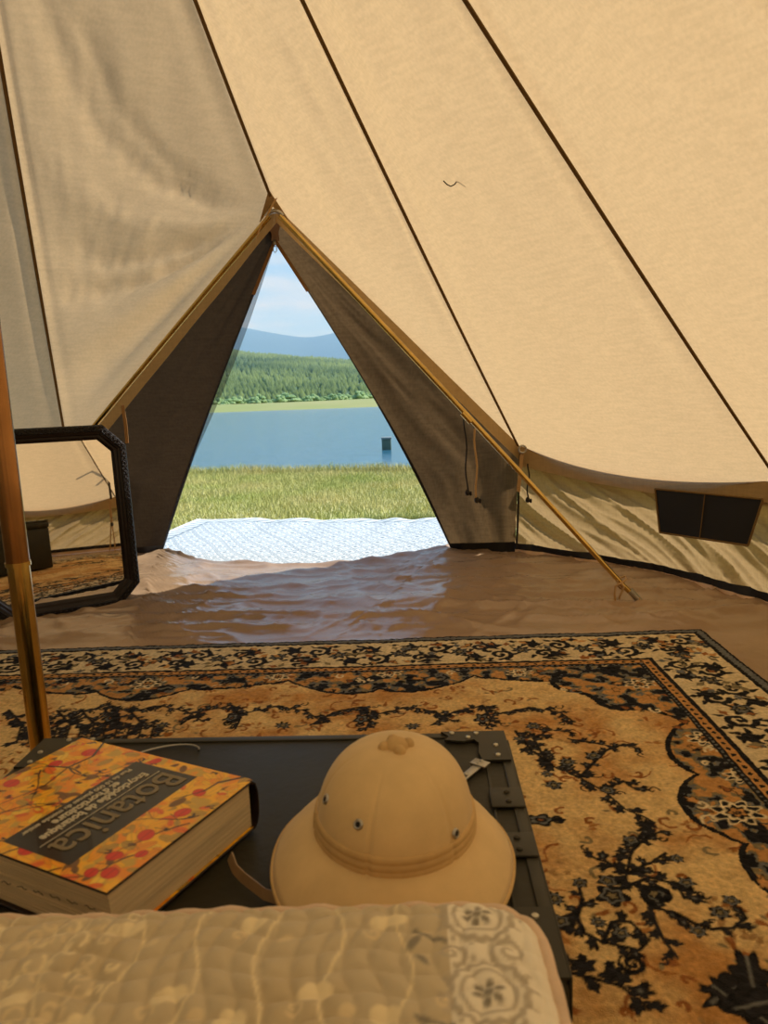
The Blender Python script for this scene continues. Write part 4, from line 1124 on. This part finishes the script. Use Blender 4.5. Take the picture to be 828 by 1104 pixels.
    for (px_, py_, r_) in ((795, 880, .05), (760, 800, .04), (690, 740, .04), (800, 840, .035), (160, 741, .045), (420, 728, .035), (560, 728, .035), (300, 733, .035)):
        a, b = uv(px_, py_); p.blob(a, b, r_, r_ * .8, .3, nav, .006, 8, crm); p.ring(a, b, r_ * .6, .005, crm, 8); p.blob(a, b, r_ * .35, r_ * .3, 0, tuple(gold2), 0, 5); p.spiral(a, b, r_ * .2, 1, 0, 1, .003, nav, 8)
    # ---- main border: cream ground, black scrolls
    m1 = np.minimum(U, V)
    bm = (m1 > .045) & (m1 < .31)
    nb = fbm(U * 9, V * 9, 8, 3)[..., None]
    p.c = np.where(bm[..., None], np.array(cream) * (1 - .45 * nb) + gold * .3 * nb, p.c)
    def border(along, swap):
        q = .06
        i = 0
        while q < along:
            P_ = (lambda s, t: (t, s)) if swap else (lambda s, t: (s, t))
            x, y = P_(q, .185); sg = 1 if i % 2 else -1
            if q > .28 or not swap:
                rosette(x, y, .034, 7)
            for (ds, dt, r_, sn) in ((.085, sg * .045, .048, sg), (.155, -sg * .045, .042, -sg), (.11, -sg * .055, .024, sg), (.19, sg * .065, .026, -sg)):
                a, b = P_(q + ds, .185 + dt)
                if swap and q + ds < .3: continue
                p.spiral(a, b, r_, 1.35, (1.5 if sn > 0 else -1.5) + (math.pi / 2 if swap else 0), sn if not swap else -sn, .0105, nav, 24)
                for w_ in range(5):
                    an = w_ * 1.2 + q; p.blob(a + (r_ + .008) * math.cos(an), b + (r_ + .008) * math.sin(an), .017, .009, an + .5, nav, 0, 3)
            for w_ in range(11):
                a, b = P_(q + rs.uniform(0, .22), .185 + rs.uniform(-.11, .11)); c_ = rs.choice((rust, olive, tuple(gold2), slate))
                if swap and a > .3: pass
                p.blob(a, b, .014, .008, rs.uniform(0, 3), c_, .0025, 4, nav if rs.random() < .5 else c_)
            a, b = P_(q + .02, .085); p.blob(a, b, .018, .010, 0, nav, 0, 4); a, b = P_(q + .13, .29); p.blob(a, b, .018, .009, 0, nav, 0, 4)
            q += .235; i += 1
    border(RW, False); border(RD, True)
    # guard stripes
    def stripe(lo, hi, base, dot, per):
        m = (m1 >= lo) & (m1 < hi); p.c = np.where(m[..., None], np.array(base), p.c)
        mid = (lo + hi) / 2; al = np.where(U < V, V, U)
        dd = np.hypot(((al + per / 2) % per) - per / 2, (m1 - mid) * 1.2)
        p.c = np.where((m & (dd < (hi - lo) * .28))[..., None], np.array(dot), p.c)
    stripe(0, .056, nav, slate, .026); stripe(.005, .0, nav, nav, .1)
    stripe(.305, .322, nav, nav, .05); stripe(.322, .350, tuple(gold2), nav, .032); stripe(.350, .368, nav, slate, .02)
    kx = int(.52 / p.st); p.c[:, -kx:] = p.c[:, :kx][:, ::-1]; ky = int(.37 / p.st); tri = p.c[:ky][::-1]; p.c[-ky:] = tri
    n2 = vnoise(U * 150, V * 150, 5)[..., None]; n3 = fbm(U * 40, V * 40, 15, 2)[..., None]
    p.c = p.c * (.80 + .25 * n2) * (.85 + .3 * n3)
    return p
p = rug_paint()
U, V = p.U, p.V
wav = .010 * (fbm(U * 2.2, V * 2.2, 40, 2) - .5) + .004 * vnoise(U * 90, V * 90, 2) + .003 * vnoise(U * 30, V * 30, 7)
Z = .018 + wav
ed = np.minimum(np.minimum(U, V), np.minimum(RW - U, RD - V)); Z = np.where(ed < .004, .004, Z)
wob = .006 * (fbm(U * 9, V * 3, 3, 2) - .5)
X = RC.x + rx_.x * U + ry_.x * (V + wob * (V < .3)); Y = RC.y + rx_.y * U + ry_.y * (V + wob * (V < .3))
rug = empty('persian_rug', (RC.x, RC.y, 0)); tag(rug, 'large Persian rug in gold with black scrolls and floral vines', 'rug')
gridobj('pile', np.stack([X - RC.x, Y - RC.y, Z], -1), M['dye_rug'], rug, colors=p.c)
mb = MB(); rs = random.Random(2)
for i in range(760):                      # short edge fringe
    if i < 440: u, v, d = i / 440 * RW, 0, -ry_
    else: u, v, d = 0, (i - 440) / 320 * RD, -rx_
    q = rx_ * u + ry_ * v + Vector((0, 0, .012)); L_ = rs.uniform(.004, .012)
    s_ = (rx_ if i < 440 else ry_) * .003
    mb.add([q - s_ - d * .004, q + s_ - d * .004, q + d * L_ + s_ * rs.uniform(-1, 1) + Vector((0, 0, -.006))], [(0, 1, 2)])
mb.build('edge_fringe', M['rugedge'], rug)

# ------------------------------------------------------------------ outside
M['earth'] = mat('meadow_soil', srgb(190, 186, 118), .95, noise=(1.3, .6, srgb(206, 190, 140)), bump=(30, .5, .03))
M['grass'] = mat('meadow_grass', srgb(160, 168, 88), .8, noise=(.9, .9, srgb(204, 190, 128)), spec=.2)
M['farbank'] = mat('far_bank_grass', srgb(128, 142, 72), .9, noise=(.05, .8, srgb(158, 150, 96)))
M['hill'] = mat('wooded_hill', srgb(62, 92, 58), .95, noise=(.012, .8, srgb(100, 126, 72)))
M['forest'] = mat('conifers', srgb(44, 70, 46), .95, noise=(.006, 1.0, srgb(128, 146, 86)), spec=.1)
M['mount'] = mat('forested_mountain', srgb(44, 72, 76), .95, noise=(.002, .5, srgb(60, 86, 80)))
M['bush'] = mat('shore_bush', srgb(104, 138, 84), .9, noise=(.6, .8, srgb(158, 178, 122)))
# water
mw = mat('lake_water', srgb(54, 104, 124), .14, spec=.5, bump=None)
t_ = mw.node_tree; b_ = t_.nodes['Principled BSDF']; b_.inputs['IOR'].default_value = 1.33
tcn = t_.nodes.new('ShaderNodeTexCoord'); mpn = t_.nodes.new('ShaderNodeMapping'); mpn.inputs['Scale'].default_value = (.6, 2.0, 1); t_.links.new(tcn.outputs['Object'], mpn.inputs[0])
n1 = t_.nodes.new('ShaderNodeTexNoise'); n1.inputs['Scale'].default_value = 2.2; n1.inputs['Detail'].default_value = 8; t_.links.new(mpn.outputs[0], n1.inputs['Vector'])
bn = t_.nodes.new('ShaderNodeBump'); bn.inputs['Strength'].default_value = .5; bn.inputs['Distance'].default_value = .06; t_.links.new(n1.outputs['Fac'], bn.inputs['Height']); t_.links.new(bn.outputs[0], b_.inputs['Normal'])
SHORE = 10.5
xs = np.linspace(-60, 60, 160); ys = np.concatenate([np.linspace(-60, 3, 14), np.linspace(4, 13.5, 70)])
Xg, Yg = np.meshgrid(xs, ys)
shore = 10.53 - .26 * Xg.clip(-6, 6) + .25 * (fbm(Xg * .5 + 30, Yg * 0, 2, 3) - .5)
Zg = -.03 + .02 * (fbm(Xg + 70, Yg + 70, 6, 3) - .5) - .7 * np.clip((Yg - shore) / 1.2, 0, 1)
g = gridobj('ground', np.stack([Xg, Yg, Zg], -1), M['earth']); tag(g, 'mown meadow between the tent and the lake', kind='structure')
lake = fin('lake', [(-400, 7.5, -.30), (400, 7.5, -.30), (400, 150, -.30), (-400, 150, -.30)], [(0, 1, 2, 3)], mw); tag(lake, 'calm blue lake beyond the meadow', kind='structure')
# grass blades
def blades(n, x0, x1, y0, y1, hmin, hmax):
    x = rng.uniform(x0, x1, n); y = y0 + (y1 - y0) * rng.uniform(0, 1, n) ** .8
    hh = rng.uniform(hmin, hmax, n) * (.6 + .8 * fbm(x * 1.5, y * 1.5, 9, 2)); a = rng.uniform(0, 6.3, n); w = rng.uniform(.003, .007, n)
    y = y - .26 * x.clip(-6, 6) * (y - 5) / 5.5 if y1 > 8 else y
    lx = rng.normal(0, .4, n) * hh; ly = rng.normal(0, .4, n) * hh
    V = np.zeros((n, 3, 3)); V[:, 0] = np.stack([x - w * np.cos(a), y - w * np.sin(a), np.full(n, -.03)], -1); V[:, 1] = np.stack([x + w * np.cos(a), y + w * np.sin(a), np.full(n, -.03)], -1)
    V[:, 2] = np.stack([x + lx, y + ly, -.03 + hh], -1); return V
Bv = np.concatenate([blades(90000, -4.2, 3.2, 5.1, SHORE, .03, .07), blades(9000, -4.5, 3.5, SHORE - .15, SHORE + .1, .06, .15), blades(5000, -1.75, -1.5, 4.6, 6.1, .04, .09), blades(5000, -1.6, .9, 5.98, 6.15, .05, .09)])
MC = G(213, 562, .0); mu = (G(465, 561) - MC).normalized()
dx_ = Bv[:, 2, 0] - MC.x; dy_ = Bv[:, 2, 1] - MC.y; mu_ = dx_ * mu.x + dy_ * mu.y; mv_ = -(-dx_ * mu.y + dy_ * mu.x)
Bv = Bv[~((mu_ > -.01) & (mu_ < 2.51) & (mv_ > -.035) & (mv_ < 1.97))]
me = bpy.data.meshes.new('grass'); nn = len(Bv); me.vertices.add(nn * 3); me.vertices.foreach_set('co', Bv.reshape(-1).astype(np.float32)); me.loops.add(nn * 3)
me.loops.foreach_set('vertex_index', np.arange(nn * 3, dtype=np.int32)); me.polygons.add(nn); me.polygons.foreach_set('loop_start', np.arange(0, nn * 3, 3, dtype=np.int32)); me.update(calc_edges=True)
me.materials.append(M['grass']); gr = bpy.data.objects.new('grass', me); COL.objects.link(gr); tag(gr, 'short yellow green meadow grass in front of the lake', 'grass', kind='stuff')
# shore weeds
def weed(px, hgt, n, label, seed):
    rs = random.Random(seed); r_ = ray(px, 505); c = Vector((0, 0, 0)) + Vector((r_.x, r_.y, 0)) * ((SHORE - .05) / r_.y); c.y -= .26 * c.x; c.z = -.04
    o = empty('weed_plant', tuple(c)); tag(o, label, 'weed', 'weeds on the lake shore')
    mb = MB(); ml = MB()
    for i in range(n):
        x, y = rs.uniform(-.09, .09) * (n / 5), rs.uniform(-.05, .05); hh = hgt * rs.uniform(.6, 1); lx = rs.uniform(-.06, .06)
        mb.tube([Vector((x, y, 0)), Vector((x + lx * .4, y, hh * .5)), Vector((x + lx, y, hh))], [.004, .003, .0015], n=5)
        for k in range(6):
            z = hh * (.35 + .1 * k); a = rs.uniform(0, 6.3); s_ = .028
            b0 = Vector((x + lx * z / hh, y, z)); d = Vector((math.cos(a), math.sin(a), .5)) * s_
            sd = Vector((-math.sin(a), math.cos(a), 0)) * .009
            ml.add([b0, b0 + d * .5 + sd, b0 + d, b0 + d * .5 - sd], [(0, 1, 2, 3)])
    mb.build('stem', M['grass'], o); ml.build('leaves', M['bush'], o)
weed(257, .20, 3, 'small leafy weed on the lake shore, nearest the left side of the doorway', 1)
weed(355, .22, 7, 'taller grassy weeds on the lake shore below the middle of the water', 2)
weed(406, .17, 5, 'thin grassy weeds on the lake shore nearest the green post', 3)
# post in the lake
r_ = ray(417, 487); c = Vector((r_.x, r_.y, 0)) * (19.0 / r_.y)
o = empty('mooring_post', (c.x, c.y, -.55)); tag(o, 'short dark green box-shaped post standing in the lake', 'post')
M['green'] = mat('weathered_green', srgb(84, 104, 84), .7, noise=(5, .4))
M['grey'] = mat('grey_cap', srgb(130, 136, 128), .6)
mb = MB(); mb.box((0, 0, .26), (.24, .24, .54), .02); mb.build('post_body', M['green'], o)
mb = MB(); mb.box((0, 0, .55), (.27, .27, .05), .01); mb.build('post_cap', M['grey'], o)
# far bank
xs = np.linspace(-260, 260, 120); ys = np.linspace(110, 420, 40); Xg, Yg = np.meshgrid(xs, ys)
sh = 122 + 3.0 * (fbm(Xg * .03 + 9, Yg * 0, 3, 3) - .5) - Xg * .15
Zg = -.6 + 1.3 * np.clip((Yg - sh) / 10, 0, 1) ** .7 + .5 * fbm(Xg * .02 + 50, Yg * .02, 8, 3) * np.clip((Yg - sh) / 40, 0, 1)
g = gridobj('land_far_bank', np.stack([Xg, Yg, Zg], -1), M['farbank']); tag(g, 'low grassy far bank of the lake', kind='structure')
# bushes on the far bank
def lump(seed, w, hgt):
    rs = random.Random(seed); mb = MB()
    for k in range(26):
        a = rs.uniform(0, 6.3); q = rs.uniform(0, 1) ** .6; x = w * .5 * q * math.cos(a); y = w * .4 * q * math.sin(a); z = hgt * rs.uniform(.15, .85) * (1 - .5 * q); r_ = w * rs.uniform(.12, .22)
        pr = [(.05 * r_, -r_ * .8), (r_ * .8, -r_ * .4), (r_, 0), (r_ * .75, r_ * .5), (.05 * r_, r_ * .85)]
        mb.lathe([(a_ * rs.uniform(.8, 1.2), b_2) for a_, b_2 in pr], (x, y, max(z, r_ * .7)), n=7)
    return mb
rs = random.Random(5); protos = []
for s_ in range(4): protos.append(lump(s_ + 60, 5.0, 3.6).build('shore_bush', M['bush'], smooth=False))
names = ['pale willow bush on the far lake bank', 'rounded green bush on the far lake bank', 'low bush on the far lake bank', 'bushy tree on the far lake bank']
k = 0
for i in range(30):
    o = protos[i] if i < 4 else protos[i % 4].copy()
    if i >= 4: COL.objects.link(o)
    y_ = 200 + 17 * (i % 4) + rs.uniform(-2, 2); x_ = (-54 + i * 2.0 + rs.uniform(-.3, .3)) * y_ / 225 
    s_ = rs.uniform(.45, .95) * (1.25 if i in (12, 13, 5) else 1); o.location = (x_, y_, .75); o.scale = (s_ * rs.uniform(.9, 1.4), s_, s_ * rs.uniform(.8, 1.1)); o.rotation_euler = (0, 0, rs.uniform(0, 6))
    tag(o, 'green bush in the row along the far lake bank below the wooded hill', 'bush', 'bushes along the far lake bank')
# wooded hill
xs = np.linspace(-1300, 900, 150); ys = np.linspace(380, 1800, 70); Xg, Yg = np.meshgrid(xs, ys)
def hill_h(X, Y):
    t = np.clip((Y - 400) / 1000, 0, 1); s = np.sin(np.clip(t, 0, 1) * math.pi * .5) ** 1.1
    prof = 86 - .12 * (X + 305) + 16 * np.exp(-((X + 330) / 90) ** 2) + 14 * (fbm(X * .006 + 20, Y * .004 + 3, 4, 3) - .5)
    return s * np.clip(prof, 30, 112) * (1 - .25 * np.clip((Y - 1400) / 400, 0, 1)) + 10 * (fbm(X * .015 + 40, Y * .015, 9, 3) - .5) * s + .5
Zg = hill_h(Xg, Yg); g = gridobj('hill', np.stack([Xg, Yg, Zg], -1), M['hill']); tag(g, 'green wooded hill beyond the lake', kind='structure')
nT = 44000; x = rng.uniform(-800, 380, nT); y = 420 + 1050 * rng.uniform(0, 1, nT) ** .9
ok = np.abs(x + .10 * y) < .38 * y; x, y = x[ok], y[ok]; nT = len(x)
z = hill_h(x, y); hh = rng.uniform(5, 9.5, nT) * (y / 1100) ** .5; w = hh * rng.uniform(.28, .5, nT)
Vv = np.zeros((nT, 6, 3)); 
for k in range(5):
    a = 2 * math.pi * k / 5; Vv[:, k] = np.stack([x + w * math.cos(a), y + w * math.sin(a), z + hh * .08], -1)
Vv[:, 5] = np.stack([x, y, z + hh], -1)
F = (np.arange(nT)[:, None, None] * 6 + np.array([[k, (k + 1) % 5, 5] for k in range(5)])[None]).reshape(-1, 3)
me = bpy.data.meshes.new('forest'); me.vertices.add(nT * 6); me.vertices.foreach_set('co', Vv.reshape(-1).astype(np.float32)); me.loops.add(F.size); me.loops.foreach_set('vertex_index', F.reshape(-1).astype(np.int32))
me.polygons.add(len(F)); me.polygons.foreach_set('loop_start', np.arange(0, F.size, 3, dtype=np.int32)); me.update(calc_edges=True); me.materials.append(M['forest'])
fo = bpy.data.objects.new('forest', me); COL.objects.link(fo); tag(fo, 'dense conifer forest covering the hill beyond the lake', 'forest', kind='stuff')
# mountains
xs = np.linspace(-4500, 4500, 200); ys = np.linspace(3800, 7000, 30); Xg, Yg = np.meshgrid(xs, ys)
t = np.clip((Yg - 3800) / 2200, 0, 1)
# ridge heights given as crest elevation along the view
ux = Xg / 6000
ridge = 525 + 75 * np.exp(-((ux + .20) / .05) ** 2) - 45 * np.exp(-((ux + .085) / .035) ** 2)
Zg = ridge * np.sin(t * math.pi / 2) ** 1.0 * (1 - .3 * np.clip((Yg - 6100) / 900, 0, 1)) + 40 * (fbm(Xg * .002 + 30, Yg * .002, 3, 4) - .5) * t
g = gridobj('mountain_range', np.stack([Xg, Yg, Zg], -1), M['mount']); tag(g, 'blue hazy mountain range on the horizon', kind='structure')
# thin daylight haze over the valley
hz = bpy.data.materials.new('valley_haze'); hz.use_nodes = True; t_ = hz.node_tree; t_.nodes.clear(); o_ = t_.nodes.new('ShaderNodeOutputMaterial')
v_ = t_.nodes.new('ShaderNodeVolumeScatter'); v_.inputs['Color'].default_value = (.30, .58, 1.0, 1); v_.inputs['Density'].default_value = .00024; v_.inputs['Anisotropy'].default_value = .0
t_.links.new(v_.outputs[0], o_.inputs['Volume'])
mb = MB(); mb.box((0, 3725, 395), (9200, 6850, 810)); ho = mb.build('haze', hz, smooth=False); tag(ho, 'thin blue daylight haze filling the valley', 'haze', kind='stuff')

# outdoor mat
MC = G(213, 562, .0); MRt = MC + Vector((2.35, .03, 0)); 
p = Paint(2.5, 1.95, .007, srgb(210, 212, 206)[:3]); U, V = p.U, p.V
ink = np.array(srgb(116, 130, 134)[:3])
a = np.abs(((U * 8) % 1) - .5); b = np.abs(((V * 6) % 1) - .5)
m = (np.abs(((a + b) * 4) % 1 - .5) < .13) ; m |= (np.abs(a + b - .5) < .03)
m2 = ((U * 8) % 1 - .5) ** 2 + ((V * 6) % 1 - .5) ** 2 < .01
bd_ = np.minimum(np.minimum(U, V), np.minimum(2.5 - U, 1.95 - V)); 
k = ((m | m2) & (bd_ > .16)) | ((bd_ < .15) & (bd_ > .04) & ((np.abs(((U + V) * 9) % 1 - .5) < .2))) | ((np.abs(bd_ - .155) < .01))
p.c = np.where(k[..., None], ink, p.c)
Z = .004 + .030 * (.5 + .5 * np.sin(U * 13 + 2 * fbm(U * 2, V * .4, 3, 2) * 3)) * np.exp(-V / .5) * .6 + .022 * (fbm(U * 2.2, V * 1.2, 6, 2)) * np.clip(1.2 - V, 0, 1)
mu = (G(465, 561) - MC).normalized(); wv = .02 * np.sin(U * 13) + .01 * np.sin(U * 5) - V
Xm = MC.x + mu.x * U - mu.y * wv; Ym = MC.y + mu.y * U + mu.x * wv
mt = gridobj('outdoor_mat', np.stack([Xm, Ym, Z - .005], -1), M['dye_mat'], colors=p.c); tag(mt, 'white woven mat with grey diamond pattern outside the doorway', 'mat')

# ------------------------------------------------------------------ things seen only in the mirror

for (px_, py_, z0_, lbl, cn) in ((1.86, .03, .56, 'pale eave strap with dark toggle on the rear wall, seen in the mirror', 'cordlight'),):
    o = empty('eave_strap', (px_, py_, z0_)); tag(o, lbl, 'strap')
    mb = MB(); mb.ribbon([Vector((0, 0, 0)), Vector((-.01, 0, -.12)), Vector((-.01, .0, -.24))], Vector((.2, 1, 0)), .030, th=.004); mb.build('webbing', M[cn], o)
    mb = MB(); mb.lathe([(.002, -.03), (.016, -.02), (.018, 0), (.010, .02), (.002, .03)], (-.012, 0, -.26), n=12); mb.build('toggle', M['cord'], o)
    for dy in (-.045, .03):
        mb = MB(); mb.tube([Vector((-.01, 0, -.20)), Vector((-.02, dy * .5, -.34)), Vector((-.03, dy, -.50)), Vector((-.05, dy * 1.2, -.575))], .007, n=6); mb.build('hanging_cord', M['cordlight'], o)
o = empty('hanger_rod', (1.80, .12, .60)); tag(o, 'thin dark rod with two short arms by the rear eave, seen in the mirror', 'rod')
mb = MB(); mb.tube([Vector((0, 0, -.02)), Vector((-.02, .02, .22)), Vector((-.06, .06, .46))], .012, n=8); mb.build('rod', M['cord'], o)
mb = MB(); mb.tube([Vector((-.06, .06, .45)), Vector((-.06, -.10, .45))], .010, n=8); mb.build('arm', M['cord'], o)
mb = MB(); mb.tube([Vector((-.03, .03, .25)), Vector((-.03, -.09, .20))], .010, n=8); mb.build('arm', M['cord'], o)
